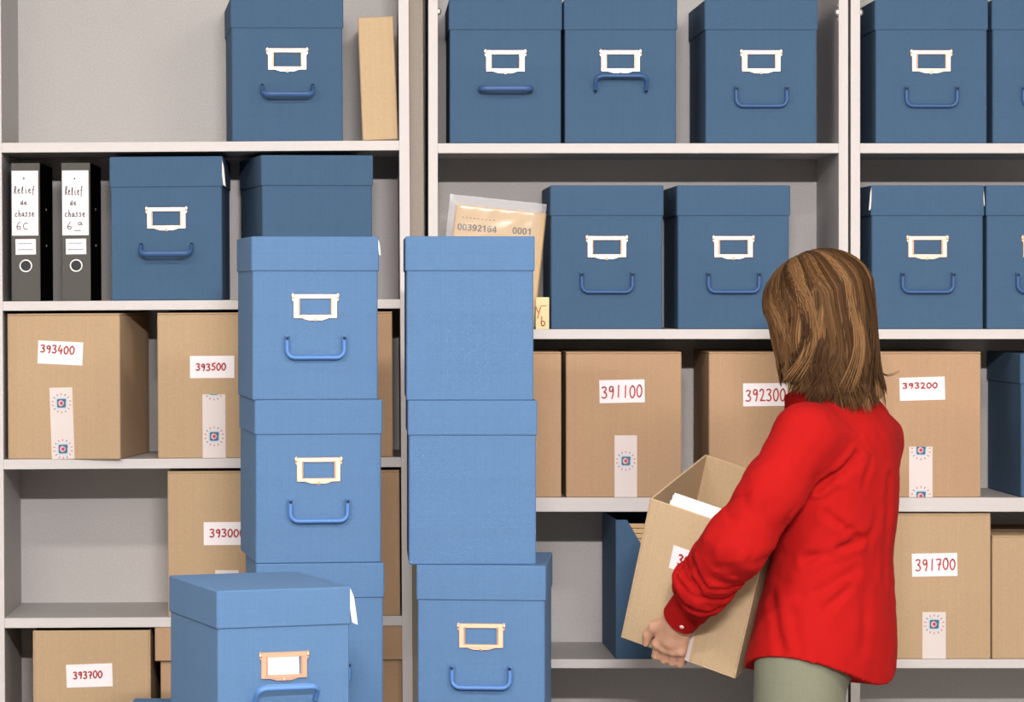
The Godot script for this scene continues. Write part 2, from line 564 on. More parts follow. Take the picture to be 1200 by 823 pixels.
# ------------------------------------------------------------------ distance fields
func nets(field: Callable, lo: Vector3, hi: Vector3, h: float, slack := 1.6) -> Array:   # [vertices, normals, indices]
	var n := Vector3i(((hi - lo) / h).ceil()) + Vector3i(2, 2, 2)
	var vals := PackedFloat32Array()
	vals.resize(n.x * n.y * n.z)
	vals.fill(1e6)
	var cells := []
	var q := 4
	for bz in range(0, n.z, q):
		for by in range(0, n.y, q):
			for bx in range(0, n.x, q):
				var c := lo + Vector3(bx + 2, by + 2, bz + 2) * h
				if absf(field.call(c)) > h * 3.6 * slack:
					continue
				cells.append(Vector3i(bx, by, bz))
				for z in range(bz, mini(bz + q + 1, n.z)):
					for y in range(by, mini(by + q + 1, n.y)):
						var row := (z * n.y + y) * n.x
						for x in range(bx, mini(bx + q + 1, n.x)):
							if vals[row + x] > 9e5:
								vals[row + x] = field.call(lo + Vector3(x, y, z) * h)
	var verts := PackedVector3Array()
	var index := {}
	var sx := 1
	var sy := n.x
	var sz := n.x * n.y
	var corner := [0, sx, sy, sx + sy, sz, sx + sz, sy + sz, sx + sy + sz]
	var edges := [[0, 1], [2, 3], [4, 5], [6, 7], [0, 2], [1, 3], [4, 6], [5, 7], [0, 4], [1, 5], [2, 6], [3, 7]]
	for b: Vector3i in cells:
		for z in range(b.z, mini(b.z + q, n.z - 1)):
			for y in range(b.y, mini(b.y + q, n.y - 1)):
				for x in range(b.x, mini(b.x + q, n.x - 1)):
					var at0 := x + y * sy + z * sz
					var inside := 0
					var bad := false
					for k in 8:
						var v := vals[at0 + corner[k]]
						if v > 9e5:
							bad = true
						if v < 0.0:
							inside += 1
					if bad or inside == 0 or inside == 8:
						continue
					var sum := Vector3.ZERO
					var cnt := 0
					for e in edges:
						var va := vals[at0 + corner[e[0]]]
						var vb := vals[at0 + corner[e[1]]]
						if (va < 0.0) != (vb < 0.0):
							var t := va / (va - vb)
							var pa := Vector3(e[0] & 1, (e[0] >> 1) & 1, e[0] >> 2)
							var pb := Vector3(e[1] & 1, (e[1] >> 1) & 1, e[1] >> 2)
							sum += pa.lerp(pb, t)
							cnt += 1
					index[at0] = verts.size()
					verts.append(lo + (Vector3(x, y, z) + sum / cnt) * h)
	var idx := PackedInt32Array()
	for at0: int in index:
		for ax in 3:
			var st1: int = [sx, sy, sz][ax]
			var u: int = [sy, sz, sx][ax]
			var w: int = [sz, sx, sy][ax]
			var va := vals[at0]
			var vb := vals[at0 + st1]
			if (va < 0.0) == (vb < 0.0):
				continue
			if not (index.has(at0 - u) and index.has(at0 - w) and index.has(at0 - u - w)):
				continue
			var a: int = index[at0]
			var b: int = index[at0 - u]
			var c: int = index[at0 - u - w]
			var d: int = index[at0 - w]
			if va < 0.0:
				idx.append_array(PackedInt32Array([a, c, b, a, d, c]))
			else:
				idx.append_array(PackedInt32Array([a, b, c, a, c, d]))
	var norms := PackedVector3Array()
	norms.resize(verts.size())
	for k in range(0, idx.size(), 3):
		var g := (verts[idx[k + 2]] - verts[idx[k]]).cross(verts[idx[k + 1]] - verts[idx[k]])
		for j in 3:
			norms[idx[k + j]] += g
	for k in norms.size():
		norms[k] = norms[k].normalized()
	return [verts, norms, idx]

func add_nets(st: SurfaceTool, net: Array, color := Color.WHITE) -> void:
	for k in net[2]:
		st.set_color(color)
		st.set_normal(net[1][k])
		st.add_vertex(net[0][k])

func cap(p: Vector3, a: Vector3, b: Vector3, ra: float, rb: float) -> float:
	var ba := b - a
	var t := clampf((p - a).dot(ba) / maxf(ba.length_squared(), 1e-9), 0.0, 1.0)
	return p.distance_to(a + ba * t) - lerpf(ra, rb, t)

func ell(p: Vector3, c: Vector3, r: Vector3) -> float:
	var q := (p - c) / r
	var k := q.length()
	if k < 1e-4:
		return -minf(r.x, minf(r.y, r.z))
	return k * (k - 1.0) / (q / r).length()

func smin(a: float, b: float, k: float) -> float:
	var h := maxf(k - absf(a - b), 0.0) / k
	return minf(a, b) - h * h * k * 0.25

func chain(p: Vector3, parts: Array, k: float) -> float:   # parts: [a, b, ra, rb]
	var d := 1e3
	for c in parts:
		d = smin(d, cap(p, c[0], c[1], c[2], c[3]), k)
	return d

# ------------------------------------------------------------------ shelving
func px_x(px: float) -> float:
	return (px - VX) * CAMZ / F

func px_y(py: float) -> float:
	return CAMY - (py - VY) * CAMZ / F

const TOP := 2.42
# left and right are the outer edges of the two side panels in pixels; boards are [top, bottom] in pixels
func shelving(label: String, left: float, right: float, panel: float, boards: Array, xf: Transform3D, fittings := []) -> void:
	var x0 := px_x(left)
	var x1 := px_x(right)
	var t := panel * CAMZ / F
	var cx := (x0 + x1) * 0.5
	var o := thing("shelving_unit", label, "shelf", xf * Transform3D(Basis(), Vector3(cx, 0, 0)))
	var w := x1 - x0 - 2.0 * t
	for s in [-1.0, 1.0]:
		var p := part("side_panel", boxmesh(Vector3(t, TOP, 0.35), Vector3.ZERO, 0.001), M.laminate, o, Transform3D(Basis(), Vector3(s * (x1 - x0 - t) * 0.5, TOP * 0.5, -0.177)))
		part("edge_strip", boxmesh(Vector3(t, TOP, 0.002), Vector3.ZERO, 0.0006), M.edge, p, Transform3D(Basis(), Vector3(0, 0, 0.176)))
	part("back_panel", boxmesh(Vector3(x1 - x0, TOP, 0.008), Vector3.ZERO, 0.001), M.laminate, o, Transform3D(Basis(), Vector3(0, TOP * 0.5, -0.356)))
	for b in boards:
		var y1 := px_y(b[0])
		var h: float = (b[1] - b[0]) * CAMZ / F
		var p := part("shelf_board", boxmesh(Vector3(w, h, 0.35), Vector3.ZERO, 0.001), M.laminate, o, Transform3D(Basis(), Vector3(0, y1 - h * 0.5, -0.178)))
		part("edge_strip", boxmesh(Vector3(w, h, 0.002), Vector3.ZERO, 0.0006), M.edge, p, Transform3D(Basis(), Vector3(0, 0, 0.176)))
	for f in fittings:      # [side, pixel row]
		var st := start()
		lathe(st, [Vector2(0.0, 0.009), Vector2(0.004, 0.008), Vector2(0.008, 0.005), Vector2(0.009, 0.0)], 12)
		var y := px_y(f[1])
		var bs := Basis(Vector3.BACK, PI * 0.5 * -f[0] * -1.0)
		var knob := part("hinge_socket", st.commit(), M.steel, o, Transform3D(bs, Vector3(f[0] * w * 0.5, y, -0.012)))
		for q in [[0.016, 0.0], [-0.016, 0.0], [0.0, -0.02]]:
			var sc := start()
			lathe(sc, [Vector2(0.0, 0.002), Vector2(0.0024, 0.0015), Vector2(0.003, 0.0)], 8)
			part("screw", sc.commit(), M.steel, knob, Transform3D(Basis(), Vector3(-q[0] if f[0] > 0 else q[0], 0, q[1])))

# ------------------------------------------------------------------ the person
func person() -> void:
	var z0 := 0.66
	var root := thing("person", "person with shoulder-length brown hair in a red shirt and sage trousers carrying an open carton", "person", Transform3D(Basis(), Vector3(at(945, 800, z0).x, 0, z0)))
	var back := Transform3D(Basis(), -root.position)
	var th := deg_to_rad(35.0)
	var fw := Vector3(-cos(th), 0, -sin(th))
	var lf := Vector3(-sin(th), 0, cos(th))
	# torso sections: pixel row, left and right outline, width over depth
	var rows := [[464, 948, 1022, 1.5], [482, 928, 1041, 1.6], [505, 913, 1056, 1.6], [540, 906, 1060, 1.5], [600, 900, 1056, 1.35], [645, 901, 1049, 1.3],
		[690, 892, 1049, 1.25], [730, 882, 1052, 1.25], [770, 872, 1053, 1.25], [830, 866, 1050, 1.25]]
	var sec := []
	for r in rows:
		var c := at((r[1] + r[2]) * 0.5, r[0], z0)
		var hw: float = (r[2] - r[1]) * 0.5 * (CAMZ - z0) / F
		var a := hw / sqrt(cos(th) * cos(th) + r[3] * r[3] * sin(th) * sin(th))
		sec.append([c, a, a * r[3]])
	var torso := func(p: Vector3, shrink: float) -> float:
		var k := 0
		while k < sec.size() - 2 and p.y < sec[k + 1][0].y:
			k += 1
		var t := clampf((sec[k][0].y - p.y) / (sec[k][0].y - sec[k + 1][0].y), 0.0, 1.0)
		var c: Vector3 = sec[k][0].lerp(sec[k + 1][0], t)
		var a: float = lerpf(sec[k][1], sec[k + 1][1], t) - shrink
		var b: float = lerpf(sec[k][2], sec[k + 1][2], t) - shrink
		var u := (p - c).dot(fw) / a
		var w := (p - c).dot(lf) / b
		var q := sqrt(u * u + w * w)
		var d := (q - 1.0) * minf(a, b)
		d = maxf(d, p.y - sec[0][0].y)
		return d
	# the carried carton's axes
	var box := held_axes()
	var bo: Vector3 = box[0]
	var U: Vector3 = box[1]
	var V: Vector3 = box[2]
	var N: Vector3 = box[3]
	var in_box := func(u: float, v: float, w: float) -> Vector3: return bo + U * u - V * v + N * w
	# arms
	var chest: Vector3 = at(985, 512, z0)
	var sl := at(944, 512, 0.80)
	var el := at(862, 640, 0.825)
	var wl: Vector3 = in_box.call(0.128, 0.229, 0.032)
	var sr := Vector3(chest.x * 2.0 - sl.x - 0.004, sl.y - 0.022, 2.0 * z0 - sl.z)
	var wr: Vector3 = in_box.call(0.20, 0.362, -0.22)
	var er := (sr + wr) * 0.5 + Vector3(0.10, -0.06, -0.02)
	var neck := at(986, 470, z0)
	var arm_l := [[sl, at(906, 575, 0.825), 0.066, 0.064], [at(906, 575, 0.825), el, 0.064, 0.060], [el, at(826, 684, 0.735), 0.063, 0.056], [at(826, 684, 0.735), wl, 0.056, 0.034], [neck - lf * -0.05 - Vector3(0, 0.035, 0), sl, 0.045, 0.058]]
	var arm_r := [[sr, er, 0.060, 0.055], [er, wr, 0.054, 0.032], [neck - lf * 0.05 - Vector3(0, 0.035, 0), sr, 0.048, 0.056]]
	var nz := FastNoiseLite.new()
	nz.seed = 4
	nz.frequency = 9.0
	nz.fractal_octaves = 2
	# folds of the shirt: [from, to, width, depth]
	var zs := z0 + 0.15
	var on := func(px: float, py: float) -> Vector3:     # where a line of sight meets the torso
		for k in 160:
			var p := at(px, py, z0 + 0.26 - 0.002 * k)
			if torso.call(p, 0.0) < 0.0:
				return p
		return at(px, py, z0 + 0.1)
	var folds := []
	for f in [[958, 570, 1004, 535, 0.0095, 0.011], [968, 602, 1010, 634, 0.009, 0.0055], [945, 656, 1004, 634, 0.010, 0.005], [986, 560, 1012, 541, 0.008, 0.0045], [1012, 572, 1021, 538, 0.008, 0.004],
			[968, 714, 993, 690, 0.009, 0.0045], [1038, 680, 1043, 560, 0.011, 0.005], [985, 642, 1020, 628, 0.009, 0.004], [958, 692, 1002, 668, 0.010, 0.0035], [905, 700, 918, 762, 0.012, 0.0035], [930, 720, 938, 768, 0.012, 0.003], [1018, 640, 1030, 600, 0.010, 0.004], [1012, 760, 1016, 690, 0.012, 0.003]]:
		folds.append([on.call(f[0], f[1]), on.call(f[2], f[3]), f[4], f[5]])
	var hem := func(p: Vector3) -> float:
		var c := at(962, 780, z0)
		var g := atan2((p - c).dot(lf), (p - c).dot(-fw))
		return at(962, 779.0 - 18.0 * cos(2.0 * (g - PI * 0.5)), z0).y
	var dirf := (wl - el).normalized()
	var shirt_field := func(p: Vector3) -> float:
		var d: float = torso.call(p, 0.0)
		d = smin(d, chain(p, arm_r, 0.03), 0.05)
		var la := chain(p, arm_l, 0.03)
		var t := (p - el).dot(dirf)
		if t > 0.02 and la < 0.06:
			var rid := 1.0 - absf(nz.get_noise_3d(p.x * 0.6 + t * 2.6, p.y * 0.9 + t * 1.6, p.z * 0.9)) * 5.0
			la += 0.008 * maxf(rid, 0.0) * smoothstep(0.02, 0.06, t) + 0.007 * nz.get_noise_3dv(p * 1.7) * smoothstep(0.02, 0.06, t) - 0.004 * smoothstep(0.02, 0.06, t)
		elif t > -0.12 and la < 0.06:
			la += 0.006 * nz.get_noise_3dv(p * 1.3) + 0.004 * maxf(0.0, 1.0 - absf(nz.get_noise_3dv(p * 0.8)) * 6.0)
		d = smin(d, la, lerpf(0.008, 0.04, smoothstep(sl.y - 0.13, sl.y - 0.05, p.y)))
		if d < 0.08:
			for f in folds:
				var q := cap(p, f[0], f[1], 0.0, 0.0)
				if q < f[2] * 3.0:
					d += f[3] * exp(-q * q / (f[2] * f[2])) - f[3] * 0.3 * exp(-(q - f[2] * 2.0) * (q - f[2] * 2.0) / (f[2] * f[2]))
			d += 0.005 * nz.get_noise_3d(p.x * 0.7, p.y * 0.35, p.z * 0.7) + 0.0022 * nz.get_noise_3dv(p * 2.0)
		d = maxf(d, hem.call(p) - p.y)
		# the cloth gives way where the carton and the wrist press against it
		var l := p - bo
		var u := l.dot(U)
		var w := l.dot(N)
		var v := -l.dot(V)
		if v > -0.02 and v < 0.36 and w < 0.004 and w > -0.36:
			d = maxf(d, 0.272 - u if u > 0.16 else 0.05)
		d = maxf(d, (p - wl).dot(dirf) + 0.016)
		d = maxf(d, (p - wr).dot((wr - er).normalized()) - 0.0)
		return d
	var st := start()
	add_nets(st, nets(shirt_field, Vector3(0.58, 0.68, 0.12), Vector3(1.22, 1.40, 0.96), 0.005))
	var shirt := part("shirt", st.commit(), M.shirt, root, back)
	# cuff, button, collar
	st = start()
	var cuff_at: Vector3 = wl - dirf * 0.018
	tube(st, [cuff_at - dirf * 0.052, cuff_at - dirf * 0.046, cuff_at + dirf * 0.014, cuff_at + dirf * 0.018], [0.030, 0.042, 0.0405, 0.038], 24, N, 0.80, false)
	tube(st, [cuff_at + dirf * 0.018, cuff_at - dirf * 0.02], [0.038, 0.034], 24, N, 0.80, false)
	part("cuff", st.commit(), M.shirt, shirt)
	st = start()
	var out_dir := (Vector3(0, 0, 1) - dirf * dirf.z).normalized()
	var side_dir := dirf.cross(out_dir).normalized()
	ball(st, Vector3.ZERO, Vector3(0.0052, 0.0052, 0.0022), 6, 12)
	part("button", st.commit(), M.button, shirt, Transform3D(Basis(side_dir, dirf, out_dir).orthonormalized(), cuff_at + out_dir * 0.0335 - dirf * 0.004 - side_dir * 0.006))
	st = start()
	var ring_in := []
	var cols := 40
	for k in cols + 1:
		var g := TAU * k / cols
		var o := fw * cos(g) * 0.064 + lf * sin(g) * 0.070
		var tip := pow(maxf(0.0, cos(g)), 6.0)
		var base := at(967, 468, z0 + 0.01) + o - Vector3(0, 0.028 * maxf(0.0, cos(g)), 0)
		ring_in.append([base, base + o * 0.02 + Vector3(0, 0.040, 0), base + o * 0.30 + Vector3(0, 0.030, 0), base + o * (0.24 + 0.10 * tip) + Vector3(0, -0.006 - 0.012 * tip, 0)])
	for k in cols:
		for j in 3:
			var a: Vector3 = ring_in[k][j]
			var b: Vector3 = ring_in[k + 1][j]
			var c: Vector3 = ring_in[k + 1][j + 1]
			var d: Vector3 = ring_in[k][j + 1]
			var n := (c - a).cross(d - b).normalized()
			quad(st, a, b, c, d, n)
			quad(st, a, b, c, d, -n)
	st.index()
	part("collar", st.commit(), M.shirt, shirt)
	# trousers
	var hip := at(938, 772, z0)
	var hl := Vector3(-0.14, 0, 0.99)
	var knee := at(922, 1000, z0)
	var ank := Vector3(at(930, 1100, z0).x, 0.09, z0)
	var leg := func(s: float) -> Array:
		return [[hip + hl * 0.068 * s, hip + hl * 0.08 * s + Vector3(-0.004, -0.16, 0), 0.096, 0.092], [hip + hl * 0.08 * s + Vector3(-0.004, -0.16, 0), knee + hl * 0.075 * s, 0.092, 0.072], [knee + hl * 0.075 * s, ank + hl * 0.075 * s - Vector3(0, 0.03, 0), 0.072, 0.060]]
	var legs: Array = leg.call(1.0) + leg.call(-1.0)
	legs.append([hip + Vector3(0.034, 0.035, 0.05), hip + Vector3(0.034, 0.035, -0.05), 0.092, 0.092])
	legs.append([hip + Vector3(0.02, 0.12, 0.04), hip + Vector3(0.02, 0.12, -0.04), 0.095, 0.095])
	var tf := func(p: Vector3) -> float:
		var d := chain(p, legs, 0.03)
		if d < 0.05:
			d += 0.004 * nz.get_noise_3d(p.x * 0.8, p.y * 0.5, p.z * 0.8)
			var q := cap(p, at(950, 817, z0 + 0.10), at(985, 825, z0 + 0.05), 0, 0)
			d += 0.006 * exp(-q * q / 0.00008)
		return maxf(d, 0.05 - p.y)
	st = start()
	add_nets(st, nets(tf, Vector3(0.66, 0.03, 0.40), Vector3(1.12, 1.0, 0.92), 0.009))
	part("trousers", st.commit(), M.trousers, root, back)
	for s in [1.0, -1.0]:
		var f0: Vector3 = ank + hl * 0.075 * s
		var fd := Vector3(-0.99, 0, -0.14)
		var shoe := func(p: Vector3) -> float:
			var q := p - f0
			var d := chain(p, [[f0 + Vector3(0, -0.045, 0) - fd * 0.03, f0 + fd * 0.11 + Vector3(0, -0.058, 0), 0.042, 0.036], [f0 + fd * 0.11 + Vector3(0, -0.058, 0), f0 + fd * 0.16 + Vector3(0, -0.062, 0), 0.038, 0.028], [f0, f0 + Vector3(0, -0.05, 0), 0.04, 0.045]], 0.03)
			return maxf(d, 0.002 - p.y)
		st = start()
		add_nets(st, nets(shoe, f0 - Vector3(0.25, 0.1, 0.12), f0 + Vector3(0.14, 0.08, 0.12), 0.008))
		part("shoe", st.commit(), M.shoe, root, back)
	# the body: head and hands on fine grids, the rest (under the clothes) on a coarse one
	var hp := deg_to_rad(26.0)
	var hy := deg_to_rad(31.0)
	var hf := Vector3(-cos(hy) * cos(hp), -sin(hp), -sin(hy) * cos(hp))
	var hr := hf.cross(Vector3.UP).normalized()
	var hu := hr.cross(hf).normalized()
	var hb := Basis(hr, hu, -hf)            # local -z is forward
	var hc := at(962, 374, z0 + 0.01)
	var nb := (neck - hc) * hb              # neck base in head space
	var head := func(p: Vector3) -> float:
		var q := (p - hc) * hb
		q.z = -q.z                           # forward is +z from here
		q.x = absf(q.x) if q.y > -0.12 else q.x
		var d := ell(q, Vector3(0, 0.035, -0.012), Vector3(0.076, 0.094, 0.096))
		d = smin(d, ell(q, Vector3(0, -0.03, 0.028), Vector3(0.062, 0.082, 0.066)), 0.03)
		d = smin(d, cap(q, Vector3(0.02, -0.088, 0.062), Vector3(0.052, -0.055, 0.005), 0.020, 0.022), 0.03)
		d = smin(d, cap(q, Vector3(0.0, -0.098, 0.074), Vector3(0.012, -0.096, 0.070), 0.016, 0.015), 0.02)
		d = smin(d, cap(q, Vector3(0, 0.018, 0.088), Vector3(0, -0.022, 0.108), 0.007, 0.011), 0.012)
		d = smin(d, cap(q, Vector3(0, -0.027, 0.100), Vector3(0.012, -0.029, 0.092), 0.008, 0.007), 0.008)
		d = smin(d, cap(q, Vector3(0.008, 0.028, 0.086), Vector3(0.042, 0.030, 0.072), 0.008, 0.008), 0.014)
		d = maxf(d, -ell(q, Vector3(0.032, 0.008, 0.096), Vector3(0.016, 0.010, 0.018)))
		d = smin(d, cap(q, Vector3(0, -0.055, 0.094), Vector3(0.020, -0.058, 0.084), 0.007, 0.004), 0.006)
		d = smin(d, cap(q, Vector3(0, -0.066, 0.092), Vector3(0.018, -0.064, 0.084), 0.007, 0.004), 0.004)
		d = smin(d, ell(q, Vector3(0.079, -0.005, -0.012), Vector3(0.009, 0.031, 0.019)), 0.010)
		d = maxf(d, -ell(q, Vector3(0.088, -0.004, -0.008), Vector3(0.006, 0.018, 0.010)))
		return d
	var neck_line := [[hc + hb * Vector3(0, -0.045, 0.02), neck - Vector3(0, 0.03, 0), 0.054, 0.060]]
	var neck_head := func(p: Vector3) -> float: return smin(head.call(p), chain(p, neck_line, 0.02), 0.03)
	st = start()
	add_nets(st, nets(neck_head, hc - Vector3(0.17, 0.22, 0.17), hc + Vector3(0.17, 0.16, 0.17), 0.0038))
	# left hand: fingers over the front face, closing under the bottom edge
	var hand_l := []
	var us := [0.0872, 0.1065, 0.1255, 0.1430]
	var vs := [0.3085, 0.312, 0.311, 0.305]
	var rr := [0.0088, 0.0092, 0.0088, 0.0078]
	var fingers := []
	for k in 4:
		var kn: Vector3 = in_box.call(us[k], vs[k], 0.0150)
		var wv: Vector3 = in_box.call(0.112 + 0.010 * k, 0.236, 0.024)
		hand_l.append([wv, kn, 0.0150, rr[k] + 0.0022])
		var pip: Vector3 = in_box.call(us[k] - 0.001, 0.3435 - 0.002 * absf(k - 1.4), 0.0045 - 0.001 * k)
		var dip: Vector3 = in_box.call(us[k] - 0.001, 0.3425, -0.021 + 0.002 * absf(k - 1.3))
		var tip: Vector3 = in_box.call(us[k], 0.3415, -0.040 + 0.004 * absf(k - 1.3))
		fingers.append([[kn, pip, rr[k] + 0.0008, rr[k]], [pip, dip, rr[k], rr[k] - 0.0008], [dip, tip, rr[k] - 0.0008, rr[k] - 0.002]])
	hand_l.append([in_box.call(0.121, 0.236, 0.028), in_box.call(0.116, 0.285, 0.022), 0.020, 0.017])
	var thumb := [[in_box.call(0.106, 0.246, 0.022), in_box.call(0.074, 0.272, 0.017), 0.0150, 0.0125], [in_box.call(0.074, 0.272, 0.017), in_box.call(0.061, 0.296, 0.0125), 0.0115, 0.0098], [in_box.call(0.061, 0.296, 0.0125), in_box.call(0.061, 0.318, 0.0105), 0.0098, 0.0078]]
	var fore := [[el, wl - dirf * 0.04, 0.032, 0.024], [wl - dirf * 0.04, in_box.call(0.121, 0.240, 0.024), 0.023, 0.020]]
	var hand_field := func(p: Vector3) -> float:
		var d := smin(chain(p, hand_l, 0.014), chain(p, fore, 0.02), 0.02)
		d = smin(d, chain(p, thumb, 0.006), 0.010)
		for f in fingers:
			d = smin(d, chain(p, f, 0.004), 0.003)
		for k in 4:
			d = smin(d, p.distance_to(in_box.call(us[k], vs[k] - 0.002, 0.0195)) - 0.0068, 0.010)
		return d
	add_nets(st, nets(hand_field, wl - Vector3(0.13, 0.15, 0.13), wl + Vector3(0.11, 0.03, 0.10), 0.0028))
	# right hand below the far edge of the carton
	var hand_r := []
	var dr := (wr - er).normalized()
	for k in 4:
		var a: Vector3 = wr + U * (0.012 - 0.008 * k) * 0.0 + N * (0.015 - 0.010 * k)
		var kn: Vector3 = in_box.call(0.135, 0.3445, -0.185 - 0.019 * k)
		hand_r.append([a, kn, 0.013, 0.010])
		hand_r.append([kn, in_box.call(0.098, 0.3415, -0.185 - 0.019 * k), 0.0085, 0.008])
		hand_r.append([in_box.call(0.098, 0.3415, -0.185 - 0.019 * k), in_box.call(0.062, 0.3405, -0.187 - 0.018 * k), 0.008, 0.0068])
	hand_r.append([wr, in_box.call(0.165, 0.347, -0.165), 0.014, 0.011])
	hand_r.append([in_box.call(0.165, 0.347, -0.165), in_box.call(0.135, 0.3445, -0.140), 0.0105, 0.0085])
	var handr_field := func(p: Vector3) -> float: return smin(chain(p, hand_r, 0.004), cap(p, er, wr, 0.034, 0.024), 0.015)
	add_nets(st, nets(handr_field, wr - Vector3(0.18, 0.09, 0.12), wr + Vector3(0.09, 0.10, 0.13), 0.0034))
	var flesh := [[sl, el, 0.045, 0.038], [el, wl - dirf * 0.03, 0.036, 0.028], [sr, er, 0.045, 0.038], [er, wr - dr * 0.02, 0.036, 0.026], [neck - Vector3(0, 0.02, 0), chest - Vector3(0, 0.05, 0), 0.05, 0.07]]
	for s in [1.0, -1.0]:
		flesh.append([hip + hl * 0.075 * s, knee + hl * 0.075 * s, 0.08, 0.055])
		flesh.append([knee + hl * 0.075 * s, ank + hl * 0.075 * s - Vector3(0, 0.03, 0), 0.052, 0.036])
		flesh.append([ank + hl * 0.075 * s - Vector3(0, 0.04, 0), ank + hl * 0.075 * s + Vector3(-0.12, -0.06, -0.015), 0.03, 0.02])
	var flesh_field := func(p: Vector3) -> float: return smin(maxf(torso.call(p, 0.03), 0.80 - p.y), chain(p, flesh, 0.04), 0.05)
	add_nets(st, nets(flesh_field, Vector3(0.56, 0.0, 0.14), Vector3(1.2, 1.42, 0.95), 0.015))
	var body := part("body", st.commit(), M.skin, root, back)
	for s in [-1.0, 1.0]:
		st = start()
		ball(st, Vector3.ZERO, Vector3.ONE * 0.0122)
		var e := part("eye", st.commit(), M.eye, body, Transform3D(hb, hc + hb * Vector3(s * 0.032, 0.008, -0.080)))
		st = start()
		ball(st, Vector3(0, 0, -0.0085), Vector3(0.0055, 0.0055, 0.0042), 6, 10)
		part("iris", st.commit(), M.shoe, e)
	hair(root, back, hc, hb, neck)

func hair(root: Node3D, back: Transform3D, hc: Vector3, hb: Basis, neck: Vector3) -> void:
	rng.seed = 77
	var st := start()
	var c := hc + hb * Vector3(0, 0.036, 0.012)
	var rad := Vector3(0.098, 0.104, 0.120)
	var skull := func(p: Vector3) -> float:
		var q := (p - c) * hb
		var d := ell(q, Vector3.ZERO, rad - Vector3(0.016, 0.012, 0.018))
		var low := cap(p, hc + hb * Vector3(0, 0.0, 0.045), neck + Vector3(0.010, 0.022, 0.0), 0.068, 0.052)
		d = smin(d, low, 0.03)
		# leave the face free
		var f := (p - hc) * hb
		d = maxf(d, -ell(f, Vector3(0.01, -0.055, -0.10), Vector3(0.075, 0.10, 0.085)))
		return maxf(d, neck.y + 0.006 - p.y)
	add_nets(st, nets(skull, c - Vector3(0.17, 0.24, 0.17), c + Vector3(0.17, 0.15, 0.17), 0.008), Color(0.075, 0.038, 0.017))
	var tones := [Color(0.030, 0.014, 0.006), Color(0.060, 0.029, 0.012), Color(0.110, 0.054, 0.022), Color(0.18, 0.094, 0.040), Color(0.30, 0.168, 0.078)]
	var drift := FastNoiseLite.new()
	drift.seed = 21
	drift.frequency = 1.0
	for lock in 300:
		var lph := rng.randf_range(-PI, PI)           # 0 is the back of the head, +-PI the face
		var lay := sqrt(rng.randf())                  # 1 outermost
		var lump := drift.get_noise_2d(lph * 6.0, 2.0)
		var curtain := smoothstep(deg_to_rad(60), deg_to_rad(135), absf(lph))
		var end_lock := lerpf(at(0, 462, 0.66).y, at(0, 432, 0.66).y, curtain) + rng.randf_range(-0.034, 0.028)
		var flick := rng.randf_range(-0.12, 0.30)
		var phase := rng.randf_range(0, TAU)
		var streak := clampf(0.45 + 0.35 * lump + rng.randf_range(-0.30, 0.30), 0.0, 0.999)
		var lift := rng.randf_range(-0.012, 0.02)
		for n in 20:
			var off := rng.randf_range(-1, 1) * 0.10
			var ph := lph + off
			var t0 := deg_to_rad(rng.randf_range(1, 60) * (1.0 - 0.3 * lay))
			var r := rad * (lerpf(0.93, 1.02, lay) + lift * (1.0 - absf(off) / 0.10))
			var end_y := end_lock + absf(off) * 0.08 + rng.randf_range(-0.008, 0.008)
			var pts := []
			var rr := []
			var wide := rng.randf_range(0.0009, 0.0022)
			var t1 := deg_to_rad(94.0)
			for k in 8:
				var th := lerpf(t0, t1, k / 7.0)
				var side_ph := clampf(ph, deg_to_rad(-132), deg_to_rad(132))
				var swirl := lerpf(ph, side_ph + (ph - side_ph) * 0.15, smoothstep(0.2, 0.9, k / 7.0)) + 0.12 * sin(th * 2.0 + phase)
				var q := Vector3(sin(th) * sin(swirl), cos(th), sin(th) * cos(swirl))
				pts.append(c + hb * (q * r))
			var e: Vector3 = pts[-1]
			var dirn: Vector3 = (pts[-1] - pts[-2]).normalized()
			var axis := Vector3(lerpf(c.x, neck.x, 0.5), 0, lerpf(c.z, neck.z, 0.5))
			var outw := Vector3(e.x - axis.x, 0, e.z - axis.z)
			var side := Vector3(-outw.z, 0, outw.x).normalized()
			var span := e.y - end_y
			var steps := 10
			for k in range(1, steps + 1):
				var t := float(k) / steps
				var y := e.y - span * t
				var shrink := 1.0 - (0.09 + 0.10 * curtain) * t * t - (1.0 - lay) * 0.20 * t + (flick + 0.12 * (1.0 - curtain)) * pow(t, 3.0) * (1.0 - 0.6 * curtain)
				var bend := dirn * span * 0.35 * t * (1.0 - t)
				var wave := side * (0.020 * sin(t * 4.5 + phase) - off * 0.085 * t) * t
				pts.append(Vector3(axis.x, y, axis.z) + outw * shrink + Vector3(bend.x, 0, bend.z) + wave)
			for k in pts.size():
				var t := float(k) / (pts.size() - 1)
				rr.append(wide * (0.6 + 0.7 * sin(PI * minf(t * 1.05 + 0.1, 1.0))) * (1.0 if t < 0.98 else 0.25))
			var tone := clampf(streak + rng.randf_range(-0.15, 0.15), 0.0, 0.999) * 4.0
			var col: Color = tones[int(tone)].lerp(tones[int(tone) + 1], fposmod(tone, 1.0))
			st.set_color(col)
			tube(st, pts, rr, 4, Vector3.ZERO, 1.0, false)
	# a loose wisp flicking out behind
	for n in 2:
		var a := at(1030 + n, 436 + n * 1.5, 0.70)
		st.set_color(tones[1])
		tube(st, [a + Vector3(-0.012, 0.02, 0), a, a + Vector3(0.016, -0.006, 0.004), a + Vector3(0.026 + n * 0.003, -0.004 + n * 0.001, 0.006), a + Vector3(0.040, 0.003 + n * 0.0012, 0.007)], [0.0014, 0.0013, 0.0010, 0.0007, 0.0003], 5, Vector3.ZERO, 1.0, false)
